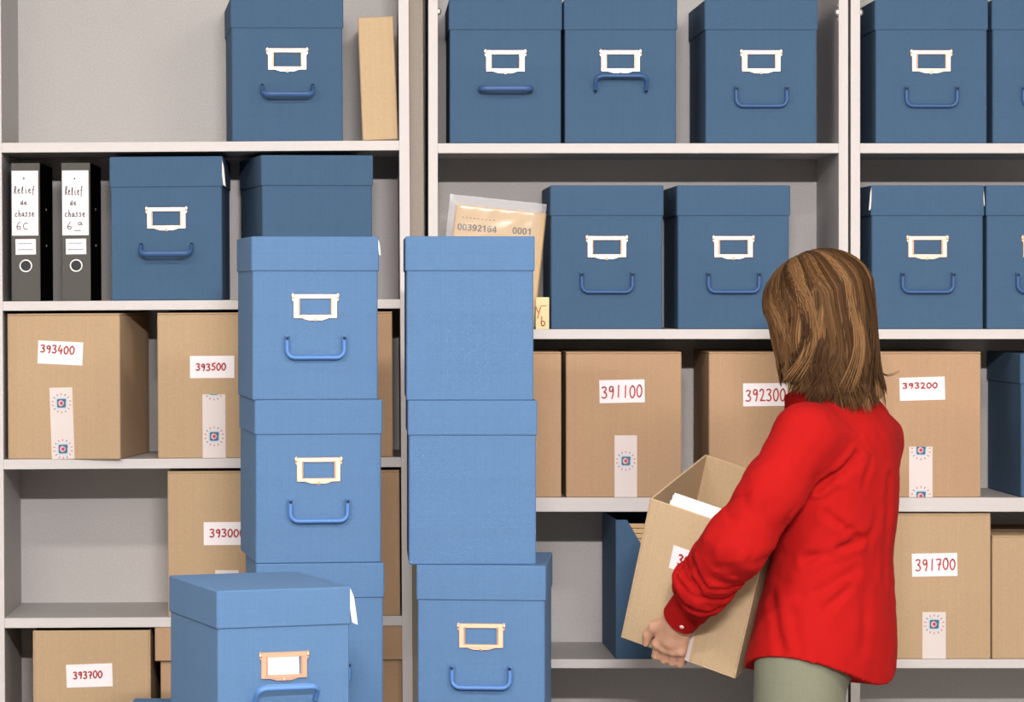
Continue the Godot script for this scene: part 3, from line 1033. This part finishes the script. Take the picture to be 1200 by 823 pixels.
	part("hair", st.commit(), M.hair, root, back)

# ------------------------------------------------------------------ the carried carton
func held_axes() -> Array:      # front top left corner, right, up, towards the camera
	var u := Vector3(0.879, -0.289, 0.378).normalized()
	var v := Vector3(0.160, 0.929, 0.336)
	v = (v - u * u.dot(v)).normalized()
	return [at(762, 584, 0.62), u, v, u.cross(v)]

func carried_carton() -> void:
	var ax := held_axes()
	var b := Basis(ax[1], ax[2], ax[3])
	var s := Vector3(0.265, 0.330, 0.330)
	var t := 0.004
	var base: Vector3 = ax[0] + b * Vector3(s.x * 0.5, -s.y, -s.z * 0.5)
	var o := thing("open_carton", "open kraft carton tilted in the person's arms with white papers inside", "carton", Transform3D(b, base))
	var inner := part("body", boxmesh(Vector3(s.x, t, s.z), Vector3(0, t * 0.5, 0), 0.001), M.kraft_pale, o)
	inner.name = "bottom"
	for k in [-1.0, 1.0]:
		part("side_wall", boxmesh(Vector3(t, s.y - t, s.z), Vector3.ZERO, 0.001), M.kraft_pale, o, Transform3D(Basis(), Vector3(k * (s.x - t) * 0.5, (s.y + t) * 0.5, 0)))
		part("front_wall" if k > 0 else "back_wall", boxmesh(Vector3(s.x - 2 * t, s.y - t, t), Vector3.ZERO, 0.001), M.kraft_pale, o, Transform3D(Basis(), Vector3(0, (s.y + t) * 0.5, k * (s.z - t) * 0.5)))
	dress(o, s, ["391200", 0.124, s.y - 0.111, 0.104, 0.053, 0.0, 0.016, 0.014, 0.08, 0.024, 0.004], [0.132, 0.15, 0.02, 0.053])
	var labels := ["front bundle of white papers standing in the carried carton", "middle bundle of white papers standing in the carried carton", "rear bundle of white papers, tallest in the carried carton"]
	for k in 3:
		var size := Vector3(0.205, 0.318 + [0.0, 0.004, 0.009][k], 0.021)
		var at_p := Vector3(0.008 - 0.003 * k, t + 0.0005, s.z * 0.5 - t - 0.014 - 0.0225 * k)
		var pb := thing("paper_bundle", labels[k], "papers", o.transform * Transform3D(Basis(), at_p), "papers in the carried carton")
		for j in 7:
			part("sheet", boxmesh(Vector3(size.x, size.y - 0.002 * ((j * 3 + k) % 4), 0.0026), Vector3.ZERO, 0.0003), M.paper, pb, Transform3D(Basis(), Vector3(0.002 * ((j * 5 + k) % 3 - 1), size.y * 0.5 - 0.001 * ((j * 3 + k) % 4), -0.009 + 0.003 * j)))

# ------------------------------------------------------------------ small things
func binder(label: String, xf: Transform3D, lines: Array) -> void:
	var o := thing("lever_arch_binder", label, "binder", xf, "black lever arch binders")
	var s := Vector3(0.067, 0.320, 0.285)
	for k in [-1.0, 1.0]:
		var side := part("cover", boxmesh(Vector3(0.003, s.y, s.z), Vector3.ZERO, 0.001), M.binder_side, o, Transform3D(Basis(), Vector3(k * (s.x - 0.003) * 0.5, s.y * 0.5, -0.001)))
		for q in [0.215, 0.13]:
			part("rivet", rivet_mesh(), M.steel, side, Transform3D(Basis(Vector3.UP, PI * 0.5), Vector3(k * 0.0016, q - s.y * 0.5, s.z * 0.5 - 0.13)))
	part("page_block", boxmesh(Vector3(s.x - 0.016, 0.297, 0.215), Vector3.ZERO, 0.001), M.paper, o, Transform3D(Basis(), Vector3(0, 0.155, -0.025)))
	var spine := part("spine", boxmesh(Vector3(s.x, s.y, 0.003), Vector3.ZERO, 0.0012), M.binder_spine, o, Transform3D(Basis(), Vector3(0, s.y * 0.5, s.z * 0.5)))
	var sheet := part("spine_label", boxmesh(Vector3(0.061, 0.150, 0.0008), Vector3.ZERO, 0.0002), M.paper, spine, Transform3D(Basis(), Vector3(-0.001, 0.067, 0.0018)))
	var st := start()
	for l in lines:      # [text, x, y, w, h]
		ink(st, l[0], l[1], l[2], l[3], l[4], 0.0018, 0.04)
	for q in [0, 0]:
		pass
	var wr := part("handwriting", st.commit(), M.black_ink, o, Transform3D(Basis(), spine.position + sheet.position + Vector3(0, 0, 0.0007)))
	var small := part("small_label", boxmesh(Vector3(0.047, 0.036, 0.0008), Vector3.ZERO, 0.0002), M.paper, spine, Transform3D(Basis(Vector3.BACK, 0.01), Vector3(0, -0.034, 0.0018)))
	st = start()
	ink(st, "~~~", -0.017, 0.004, 0.032, 0.010, 0.0013)
	ink(st, "~~~~", -0.018, -0.010, 0.036, 0.009, 0.0013)
	part("small_handwriting", st.commit(), M.grey_ink, o, Transform3D(Basis(), spine.position + small.position + Vector3(0, 0, 0.0007)))
	var ring := TorusMesh.new()
	ring.inner_radius = 0.0115
	ring.outer_radius = 0.0150
	part("finger_ring", ring, M.steel, spine, Transform3D(Basis(Vector3.RIGHT, PI * 0.5), Vector3(0, -0.078, 0.0016)))
	st = start()
	lathe(st, [Vector2(0.0, 0.0), Vector2(0.0116, 0.0)], 24, Transform3D(Basis(Vector3.RIGHT, -PI * 0.5), Vector3.ZERO))
	lathe(st, [Vector2(0.0116, 0.0), Vector2(0.0, 0.0)], 24, Transform3D(Basis(Vector3.RIGHT, PI * 0.5), Vector3(0, 0, 0.0002)))
	part("ring_hole", st.commit(), M.hole, spine, Transform3D(Basis(), Vector3(0, -0.078, 0.0019)))

func magazine_file(xf: Transform3D) -> void:
	var o := thing("magazine_file", "dark blue open file box with a notched front, on the shelf behind the carried carton", "file box", xf)
	var w := 0.125
	var h := 0.322
	var d := 0.325
	var front := PackedVector2Array([Vector2(-w * 0.5, 0), Vector2(w * 0.5, 0), Vector2(w * 0.5, h - 0.059), Vector2(-w * 0.5 + 0.060, h - 0.059), Vector2(-w * 0.5 + 0.026, h), Vector2(-w * 0.5, h)])
	var st := start()
	slab(st, front, d * 0.5 - 0.003, d * 0.5)
	part("front", st.commit(), M.cloth_darker, o)
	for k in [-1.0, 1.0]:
		part("side", boxmesh(Vector3(0.003, h, d - 0.006), Vector3.ZERO, 0.001), M.cloth_darker, o, Transform3D(Basis(), Vector3(k * (w - 0.003) * 0.5, h * 0.5, 0)))
	part("back", boxmesh(Vector3(w, h, 0.003), Vector3.ZERO, 0.001), M.cloth_darker, o, Transform3D(Basis(), Vector3(0, h * 0.5, -d * 0.5 + 0.0015)))
	part("bottom", boxmesh(Vector3(w - 0.006, 0.003, d - 0.006), Vector3.ZERO, 0.001), M.cloth_darker, o, Transform3D(Basis(), Vector3(0, 0.0015, 0)))
	var what := ["foremost tan folder with typed lines in the notched blue file", "tan folder second from the front in the notched blue file", "rear tan folder, tallest in the notched blue file"]
	for k in 3:
		var hh := 0.285 + 0.011 * k
		var f := thing("tan_folder", what[k], "folder", xf * Transform3D(Basis(), Vector3(0.002, 0.004, d * 0.5 - 0.008 - 0.012 * k)), "folders in the notched blue file")
		part("cover", boxmesh(Vector3(w - 0.012, hh, 0.004), Vector3.ZERO, 0.0008), M.folder, f, Transform3D(Basis(), Vector3(0, hh * 0.5, 0)))
		st = start()
		for q in 2:
			ink(st, "~~~~~~", -0.045, hh - 0.012 - 0.011 * q, 0.085, 0.004, 0.0014)
		part("typed_lines", st.commit(), M.print, f, Transform3D(Basis(), Vector3(0, 0, 0.0025)))

func printed(text: String, height: float, m: Material, parent: Node3D, xf: Transform3D) -> void:
	var t := TextMesh.new()
	var f := SystemFont.new()
	f.font_names = PackedStringArray(["Droid Sans"])
	f.font_weight = 700
	t.font = f
	t.text = text
	t.font_size = 64
	t.pixel_size = height / 46.0
	t.depth = 0.0003
	part("printed_number", t, m, parent, xf)

func pouch() -> void:
	var c := at(580, 385.2, -0.045)
	var roll := -0.105
	var o := thing("document_pouch", "clear plastic pouch with a tan envelope printed 00392164 leaning on the second shelf", "document pouch", Transform3D(Basis(Vector3.BACK, roll), Vector3(c.x - 0.022, px_y(386) + 0.013, c.z)))
	var w := 0.212
	var h := 0.270
	part("envelope", boxmesh(Vector3(w, h, 0.010), Vector3.ZERO, 0.003), M.folder, o, Transform3D(Basis(), Vector3(0.008, h * 0.5, 0)))
	printed("00392164", 0.0150, M.print, o, Transform3D(Basis(Vector3.BACK, 0.03), Vector3(-0.043, h - 0.052, 0.0052)))
	printed("0001", 0.0150, M.print, o, Transform3D(Basis(Vector3.BACK, 0.03), Vector3(0.062, h - 0.048, 0.0052)))
	var st := start()
	for k in 9:
		chamfer(st, Vector3(0.004, 0.0018, 0.0004), Vector3(-0.078 + 0.009 * k, h - 0.030, 0.0052), 0.0001)
	part("printed_dots", st.commit(), M.print, o)
	st = start()
	var nx := 22
	var ny := 28
	var pw := 0.113
	var ph := 0.291
	var wob := FastNoiseLite.new()
	wob.seed = 8
	wob.frequency = 16.0
	var grid := []
	for j in ny + 1:
		var row := []
		for i in nx + 1:
			var x := lerpf(-pw, pw, float(i) / nx)
			var y := lerpf(-0.002, ph, float(j) / ny)
			var edge := minf(minf(x + pw, pw - x), ph - y)
			row.append(Vector3(x, y, 0.0015 + 0.0085 * smoothstep(0.0, 0.02, edge) + 0.0014 * wob.get_noise_2d(x * 1.2, y * 2.2) * smoothstep(0.0, 0.01, edge)))
		grid.append(row)
	for j in ny:
		for i in nx:
			var a: Vector3 = grid[j][i]
			var b: Vector3 = grid[j][i + 1]
			var e: Vector3 = grid[j + 1][i + 1]
			var f: Vector3 = grid[j + 1][i]
			st.set_smooth_group(0)
			for p: Vector3 in [a, f, e, a, e, b]:
				st.add_vertex(p)
	st.index()
	st.generate_normals()
	part("plastic_front", st.commit(), M.plastic, o)
	part("plastic_back", boxmesh(Vector3(pw * 2, ph, 0.0006), Vector3.ZERO, 0.0001), M.plastic, o, Transform3D(Basis(), Vector3(0, ph * 0.5, -0.006)))

# ------------------------------------------------------------------ the scene
func _ready() -> void:
	# camera: level, the lens shifted so that the point straight ahead lies left of and above the centre
	var cam := Camera3D.new()
	cam.name = "camera"
	add_child(cam, true)
	cam.position = Vector3(0, CAMY, CAMZ)
	var near := 0.1
	cam.keep_aspect = Camera3D.KEEP_HEIGHT
	cam.set_frustum(823.0 * near / F, Vector2((600.0 - VX) * near / F, -(411.5 - VY) * near / F), near, 60.0)
	cam.current = true
	var we := WorldEnvironment.new()
	we.name = "environment"
	var env := Environment.new()
	env.background_mode = Environment.BG_COLOR
	env.background_color = Color(0, 0, 0)
	env.ambient_light_source = Environment.AMBIENT_SOURCE_DISABLED
	env.tonemap_mode = Environment.TONE_MAPPER_LINEAR
	env.tonemap_exposure = 1.0
	env.sdfgi_enabled = true
	env.ssao_enabled = true
	env.ssil_enabled = true
	we.environment = env
	add_child(we, true)
	materials()
	# a long tube fitting with a slanted reflector under the ceiling near the camera throws the main light
	var aim := Vector3(0.35, 1.25, 0.0)
	var lamp_at := Vector3(0.28, 2.93, 6.75)
	var lamp_b := Basis.looking_at(aim - lamp_at, Vector3.UP)
	wall_washer(lamp_at, lamp_b, 32.0)
	fill_panel(Vector3(-1.2, 3.18, 3.4), 9.0)  # two unseen panels added as soft ambient fill
	fill_panel(Vector3(1.6, 3.18, 3.4), 9.0)
	# the room
	var room := AABB(Vector3(-3.2, 0, -0.42), Vector3(6.6, 3.2, 9.2))
	var e := room.end
	var mid := room.get_center()
	struct("floor", boxmesh(Vector3(room.size.x, 0.1, room.size.z), Vector3.ZERO, 0.001), M.floor, Transform3D(Basis(), Vector3(mid.x, -0.05, mid.z)))
	struct("ceiling", boxmesh(Vector3(room.size.x, 0.1, room.size.z), Vector3.ZERO, 0.001), M.ceiling, Transform3D(Basis(), Vector3(mid.x, e.y + 0.05, mid.z)))
	struct("wall_back", boxmesh(Vector3(room.size.x + 0.2, 3.4, 0.1), Vector3.ZERO, 0.001), M.wall, Transform3D(Basis(), Vector3(mid.x, 1.6, room.position.z - 0.05)))
	struct("wall_front", boxmesh(Vector3(room.size.x + 0.2, 3.4, 0.1), Vector3.ZERO, 0.001), M.wall, Transform3D(Basis(), Vector3(mid.x, 1.6, e.z + 0.05)))
	struct("wall_left", boxmesh(Vector3(0.1, 3.4, room.size.z), Vector3.ZERO, 0.001), M.wall, Transform3D(Basis(), Vector3(room.position.x - 0.05, 1.6, mid.z)))
	struct("wall_right", boxmesh(Vector3(0.1, 3.4, room.size.z), Vector3.ZERO, 0.001), M.wall, Transform3D(Basis(), Vector3(e.x + 0.05, 1.6, mid.z)))
	struct("trim_1", boxmesh(Vector3(0.033, TOP, 0.33), Vector3.ZERO, 0.001), M.filler, lean(0, 0) * Transform3D(Basis(), Vector3(px_x(489.6), TOP * 0.5, -0.19)))
	# shelving
	var L := lean(0, 0)
	shelving("grey shelving unit on the left, its boards set lower than in the other units", -9, 481, 12, [[-122, -110], [166, 177.5], [352, 363], [537.5, 549], [723.5, 735], [908, 920], [1090, 1102]], L)
	var rows := [[-106, -94], [168, 179.5], [386, 397.5], [583.5, 600], [773, 783.5], [958, 970], [1090, 1102]]
	shelving("grey shelving unit in the middle, behind the right-hand stack and the person", 502, 994, 11, rows, Transform3D(), [[-1.0, 13.0], [1.0, 14.0]])
	shelving("grey shelving unit at the right edge of the picture", 997, 1489, 11, rows, Transform3D(), [[-1.0, 14.0]])
	# blue boxes on the shelves
	var s1 := [px_y(166), px_y(352), px_y(537.5), px_y(723.5), px_y(908)]
	var s2 := [px_y(168), px_y(386), px_y(583.5), px_y(773)]
	var darker := {"darker": true}
	blue_box("blue archive box alone on the top shelf beside the slim tan box, handle half raised", L * corner_xf(Vector3(px_x(272), s1[0], -0.003), 0.085, BW, BD), {"darker": true, "angle": 62})
	blue_box("blue archive box right of the two binders, white tear on its lid corner", L * corner_xf(Vector3(px_x(129), s1[1], -0.004), -0.01, BW, BD), {"darker": true, "angle": 63, "torn": [[1.0, 0.008, 0.062, 0.008]]})
	blue_box("plain-backed blue archive box on the shelf directly above the left stack, turned askew", L * corner_xf(Vector3(at(307, 300, 0.045).x, s1[1], 0.045), 0.19, BW, BD), {"darker": true, "back": true})
	blue_box("blue archive box with handle sticking straight out, leftmost on the middle unit's top shelf", corner_xf(Vector3(px_x(526), s2[0], -0.004), 0.0, BW, BD), {"darker": true, "angle": 90})
	blue_box("blue archive box on the top shelf with its handle folded up against the label frame", corner_xf(Vector3(px_x(661), s2[0], -0.004), 0.0, BW, BD), {"darker": true, "angle": 143})
	blue_box("blue archive box standing apart at the right end of the middle unit's top shelf", corner_xf(Vector3(px_x(826), s2[0], -0.004), 0.006, BW, BD), darker)
	blue_box("blue archive box on the second shelf beside the clear plastic pouch and the cream card", corner_xf(Vector3(px_x(645), s2[1], -0.004), 0.0, BW, BD), darker)
	blue_box("blue archive box on the second shelf just left of the person's head", corner_xf(Vector3(px_x(793.5), s2[1], -0.004), 0.0, BW, BD), darker)
	blue_box("blue archive box shown whole on the right unit's top shelf", corner_xf(Vector3(px_x(1025.5), s2[0], -0.004), 0.0, BW, BD), darker)
	blue_box("blue archive box in the upper right corner, cut off by the picture's edge", corner_xf(Vector3(px_x(1163), s2[0] , -0.006), 0.0, BW, BD), darker)
	blue_box("blue archive box right of the person's head, white tear at its lid's left corner", corner_xf(Vector3(px_x(1021), s2[1], -0.004), 0.0, BW, BD), {"darker": true, "torn": [[-1.0, 0.004, 0.055, 0.006], [1.0, 0.012, 0.036, 0.003]]})
	blue_box("blue archive box on the right unit's second shelf, cut off by the picture's edge", corner_xf(Vector3(px_x(1156), s2[1], -0.005), 0.0, BW, BD), darker)
	blue_box("blue archive box deep in shadow right of the carton marked 393200", corner_xf(Vector3(px_x(1196), s2[2], -0.004), 0.03, BW, BD), darker)
	# stacks standing on the floor
	var names_a := ["topmost box of the left stack, blue, standing above the one with the white fleck", "second blue box from the top in the left stack, handle hanging under its frame", "third blue box from the top in the left stack, half hidden behind the front box", "fourth blue box from the top in the left stack, below the picture", "lowest blue box of the left stack, on the floor"]
	names_a[0] = "topmost blue archive box of the left stack, with torn white lid corner"
	var xa := [294.5, 298.5, 300.0, 299.0, 300.0]
	var aa := [0.130, 0.135, 0.10, 0.12, 0.12]
	for k in 5:
		blue_box(names_a[k], corner_xf(Vector3(at(xa[k], 0, 0.86).x, BH * (4 - k), 0.86), aa[k], BW, BD), {"torn": [[1.0, 0.005, 0.034, 0.005]]} if k == 0 else {})
	var names_b := ["topmost blue archive box of the right stack, its plain back towards us", "second blue archive box from the top of the right stack, plain back showing", "third blue archive box of the right stack, with label frame and hanging handle", "fourth blue archive box of the right stack, below the picture", "lowest blue archive box of the right stack, on the floor"]
	var xb := [475.0, 478.0, 488.0, 486.0, 485.0]
	var ab := [0.0, 0.0, -0.10, -0.05, -0.03]
	for k in 5:
		blue_box(names_b[k], corner_xf(Vector3(at(xb[k], 0, 0.88).x, BH * (4 - k), 0.88), ab[k], BW, BD), {"back": true} if k < 2 else {})
	var names_c := ["nearest blue archive box, low in front, with white card in its brass label frame", "blue archive box directly under the nearest one, below the picture", "lowest blue archive box of the nearest stack, on the floor"]
	for k in 3:
		blue_box(names_c[k], corner_xf(Vector3(at(254, 0, 1.42).x, BH * (2 - k), 1.42), 0.33, BW, BD), {"angle": 138, "card": true, "torn": [[1.0, 0.002, 0.070, 0.015]]} if k == 0 else {})
	for k in 2:
		blue_box(["blue archive box whose lid just shows at the lower edge, left of the nearest box", "lowest blue archive box of the short pair at lower left, on the floor"][k], corner_xf(Vector3(at(143, 0, 0.74).x, BH * (1 - k), 0.74), 0.0, BW, BD), {})
	# cartons
	var cs := Vector3(CW, CHH, CD)
	var lc := func(px: float, row: int, z: float, a: float, w: float, d: float) -> Transform3D: return L * corner_xf(Vector3(px_x(px), s1[row], z), a, w, d)
	carton("carton", "turned kraft carton labelled 393400 with its shaded right side showing", lc.call(7, 2, -0.02, -0.15, CW, CD - 0.03), Vector3(CW, CHH, CD - 0.03), M.kraft,
		note_px("393400", 37, 111, 91, 138, -0.05, 3, 13, 42, 9), [0.132, 0.166, -0.029, 0.054, 0.03])
	carton("carton", "kraft carton labelled 393500 left of the left stack", lc.call(184, 2, -0.004, 0.0, CW, CD), cs, M.kraft,
		note_px("393500", 38, 94, 90, 120, 0.0, 7, 9, 36, 8), [0.130, 0.148, -0.002, 0.053])
	carton("carton", "kraft carton behind the left stack's top box, only its right edge in view", lc.call(324, 2, -0.004, 0.0, CW, CD), cs, M.kraft_red)
	carton("carton", "kraft carton labelled 393000 just above the nearest blue box", lc.call(195, 3, -0.004, 0.0, CW, CD), cs, M.kraft,
		note_px("393000", 42, 84, 95, 111, 0.0, 7, 9.5, 42, 9), [0.136, 0.108, 0.0, 0.054])
	carton("carton", "kraft carton behind the left stack's second box, only its right edge showing", lc.call(331.5, 3, -0.004, 0.0, CW, CD), cs, M.kraft_red)
	open_shelf_carton(lc.call(36, 4, -0.004, -0.01, 0.272, CD), Vector3(0.272, 0.3345, CD))
	lidded_carton("lidded kraft carton half seen between carton 393700 and the nearest blue box", lc.call(179, 4, -0.004, 0.0, 0.27, CD))
	lidded_carton("lidded kraft carton whose edge shows right of the left stack, on the lowest visible shelf", lc.call(338, 4, -0.004, 0.0, 0.27, CD))
	var rc := func(px: float, row: int, a: float, w: float) -> Transform3D: return corner_xf(Vector3(px_x(px), s2[row], -0.004), a, w, CD)
	carton("carton", "unlabelled kraft carton partly hidden behind the right stack, beside carton 391100", rc.call(522.5, 2, 0.0, CW), cs, M.kraft_red)
	carton("carton", "kraft carton labelled 391100 with white emblem tape below", rc.call(663.5, 2, 0.0, CW), cs, M.kraft_red,
		note_px("391100", 39, 111, 92, 138, 0.02, 2.5, 6, 49, 14), [0.138, 0.144, 0.032, 0.052])
	carton("carton", "kraft carton labelled 392300 behind the person's shoulder", rc.call(831, 2, 0.0, CW), cs, M.kraft_red,
		note_px("392300", 40, 107, 92, 134, 0.01, 3, 6, 48, 14))
	carton("carton", "kraft carton labelled 393200 at the right of the person's shoulder", rc.call(1014.5, 2, 0.0, CW), cs, M.kraft_red,
		note_px("393200", 40, 114, 93, 141, 0.03, 3.5, 14, 42, 6.5), [0.128, 0.118, -0.049, 0.054])
	carton("carton", "kraft carton labelled 391700 on the lower shelf right of the person's hip", rc.call(1026, 3, 0.0, CW), cs, M.kraft,
		note_px("391700", 43, 97, 96, 124, 0.02, 4, 7, 48, 13), [0.136, 0.109, 0.028, 0.054])
	carton("carton", "low kraft carton at the lower right edge beside carton 391700", rc.call(1163, 3, 0.0, CW), Vector3(CW, 0.286, CD), M.kraft)
	# slim tan box, binders, file, pouch, card
	var slim := thing("slim_box", "slim tan cardboard box leaning at the right end of the left unit's top shelf", "box", L * corner_xf(Vector3(px_x(426), s1[0], -0.02), 0.0, 0.083, 0.27) * Transform3D(Basis(Vector3.BACK, 0.034), Vector3(0, 0.0016, 0)))
	part("sleeve", boxmesh(Vector3(0.083, 0.287, 0.262), Vector3(0, 0.1435, -0.004), 0.002), M.kraft_pale, slim)
	part("closing_flap", boxmesh(Vector3(0.080, 0.284, 0.004), Vector3(0, 0.1435, 0.129), 0.001), M.kraft_pale, slim)
	binder("left one of the two black binders, handwritten label ending in 6C", L * corner_xf(Vector3(px_x(13.5), s1[1], -0.003), 0.0, 0.067, 0.285), [["*", -0.006, 0.053, 0.008, 0.008], ["Relief", -0.026, 0.022, 0.05, 0.018], ["de", -0.011, -0.004, 0.017, 0.012], ["chasse", -0.024, -0.031, 0.047, 0.015], ["6C", -0.021, -0.061, 0.03, 0.017]])
	binder("right one of the two black binders, handwritten label ending in a raised a", L * corner_xf(Vector3(px_x(72.5), s1[1], -0.003), 0.0, 0.067, 0.285), [["*", -0.004, 0.053, 0.006, 0.006], ["Relief", -0.024, 0.018, 0.042, 0.020], ["de", -0.013, -0.006, 0.017, 0.013], ["chasse", -0.025, -0.032, 0.049, 0.016], ["6", -0.020, -0.062, 0.015, 0.018], ["a", 0.004, -0.052, 0.015, 0.012], ["_", -0.002, -0.064, 0.016, 0.004]])
	magazine_file(corner_xf(Vector3(px_x(722), s2[3], -0.006), 0.02, 0.125, 0.325))
	pouch()
	var card := thing("cream_card", "small cream card with orange handwriting standing between the plastic pouch and a blue box", "card", Transform3D(Basis(Vector3.UP, 0.0), Vector3(px_x(636), s2[1], -0.012)))
	var cardboard := part("card", boxmesh(Vector3(0.031, 0.074, 0.006), Vector3.ZERO, 0.0006), M.cream, card, Transform3D(Basis(), Vector3(0, 0.037, 0)))
	var st := start()
	ink(st, "Y", -0.016, -0.012, 0.015, 0.026, 0.0022)
	ink(st, "b", -0.006, -0.030, 0.016, 0.022, 0.0022)
	ink(st, "~", -0.004, 0.014, 0.014, 0.008, 0.0012)
	part("handwriting", st.commit(), M.orange_ink, cardboard, Transform3D(Basis(), Vector3(0, 0, 0.0034)))
	# the person and what they carry
	carried_carton()
	person()

func wall_washer(p: Vector3, b: Basis, energy: float) -> void:
	var o := thing("tube_light", "long white tube light fitting hung under the ceiling near the camera", "lamp", Transform3D(b, p))
	var w := 1.26
	var st := start()
	slab(st, PackedVector2Array([Vector2(-w * 0.5, -0.06), Vector2(w * 0.5, -0.06), Vector2(w * 0.5, 0.06), Vector2(-w * 0.5, 0.06)]), 0.008, 0.07)
	part("housing", st.commit(), M.white_metal, o)
	part("lamp_tube", boxmesh(Vector3(1.2, 0.07, 0.006), Vector3.ZERO, 0.002), M.glow, o, Transform3D(Basis(), Vector3(0, 0, 0.003)))
	for s in [-1.0, 1.0]:
		part("stem", boxmesh(Vector3(0.012, 0.24, 0.012), Vector3.ZERO, 0.002), M.white_metal, o, Transform3D(b.inverse(), Vector3(s * 0.5, 0, 0.04) + b.inverse() * Vector3(0, 0.14, 0)))
	var l := AreaLight3D.new()
	l.name = "tube_area_light"
	l.light_color = Color(1.0, 0.972, 0.965)
	l.light_energy = energy
	l.area_size = Vector2(1.2, 0.07)
	l.area_normalize_energy = true
	l.area_range = 30.0
	l.area_attenuation = 2.0
	l.shadow_enabled = true
	o.add_child(l, true)
	l.position = Vector3(0, 0, -0.006)

func fill_panel(p: Vector3, energy: float) -> void:  # an added lamp out of view that lifts the ambient light
	var o := thing("fill_light_panel", "added fill light panel, unseen, over the %s side of the aisle" % ("left" if p.x < 0 else "right"), "lamp", Transform3D(Basis(), p), "added fill light panels")
	part("frame", boxmesh(Vector3(1.24, 0.03, 0.34), Vector3.ZERO, 0.003), M.white_metal, o)
	part("light_diffuser", boxmesh(Vector3(1.2, 0.004, 0.3), Vector3.ZERO, 0.001), M.glow, o, Transform3D(Basis(), Vector3(0, -0.016, 0)))
	var l := AreaLight3D.new()
	l.name = "fill_area_light"
	l.light_color = Color(1.0, 0.98, 0.93)
	l.light_energy = energy
	l.area_size = Vector2(1.2, 0.3)
	l.area_range = 30.0
	l.area_attenuation = 2.0
	l.shadow_enabled = true
	o.add_child(l, true)
	l.transform = Transform3D(Basis.looking_at(Vector3.DOWN, Vector3.FORWARD), Vector3(0, -0.022, 0))

func open_shelf_carton(xf: Transform3D, s: Vector3) -> void:
	var o := thing("open_carton", "open kraft carton labelled 393700 on the lowest visible shelf", "carton", xf)
	var t := 0.004
	part("bottom", boxmesh(Vector3(s.x, t, s.z), Vector3(0, t * 0.5, 0), 0.001), M.kraft, o)
	for k in [-1.0, 1.0]:
		part("side_wall", boxmesh(Vector3(t, s.y - t, s.z), Vector3.ZERO, 0.001), M.kraft, o, Transform3D(Basis(), Vector3(k * (s.x - t) * 0.5, (s.y + t) * 0.5, 0)))
		part("front_wall" if k > 0 else "back_wall", boxmesh(Vector3(s.x - 2 * t, s.y - t, t), Vector3.ZERO, 0.001), M.kraft, o, Transform3D(Basis(), Vector3(0, (s.y + t) * 0.5, k * (s.z - t) * 0.5)))
	dress(o, s, note_px("393700", 39, 103, 93, 130, 0.03, 8, 10, 35, 8), [0.135, 0.09, 0.0, 0.053])

func lidded_carton(label: String, xf: Transform3D) -> void:
	var o := thing("lidded_carton", label, "carton", xf, "lidded kraft cartons")
	var s := Vector3(0.27, 0.342, CD)
	part("body", boxmesh(Vector3(s.x - 0.024, s.y - 0.012, s.z - 0.024), Vector3(0, (s.y - 0.012) * 0.5, 0), 0.002), M.kraft_red, o)
	part("lid", boxmesh(Vector3(s.x, 0.080, s.z), Vector3(0, s.y - 0.04, 0), 0.002), M.kraft_red, o)
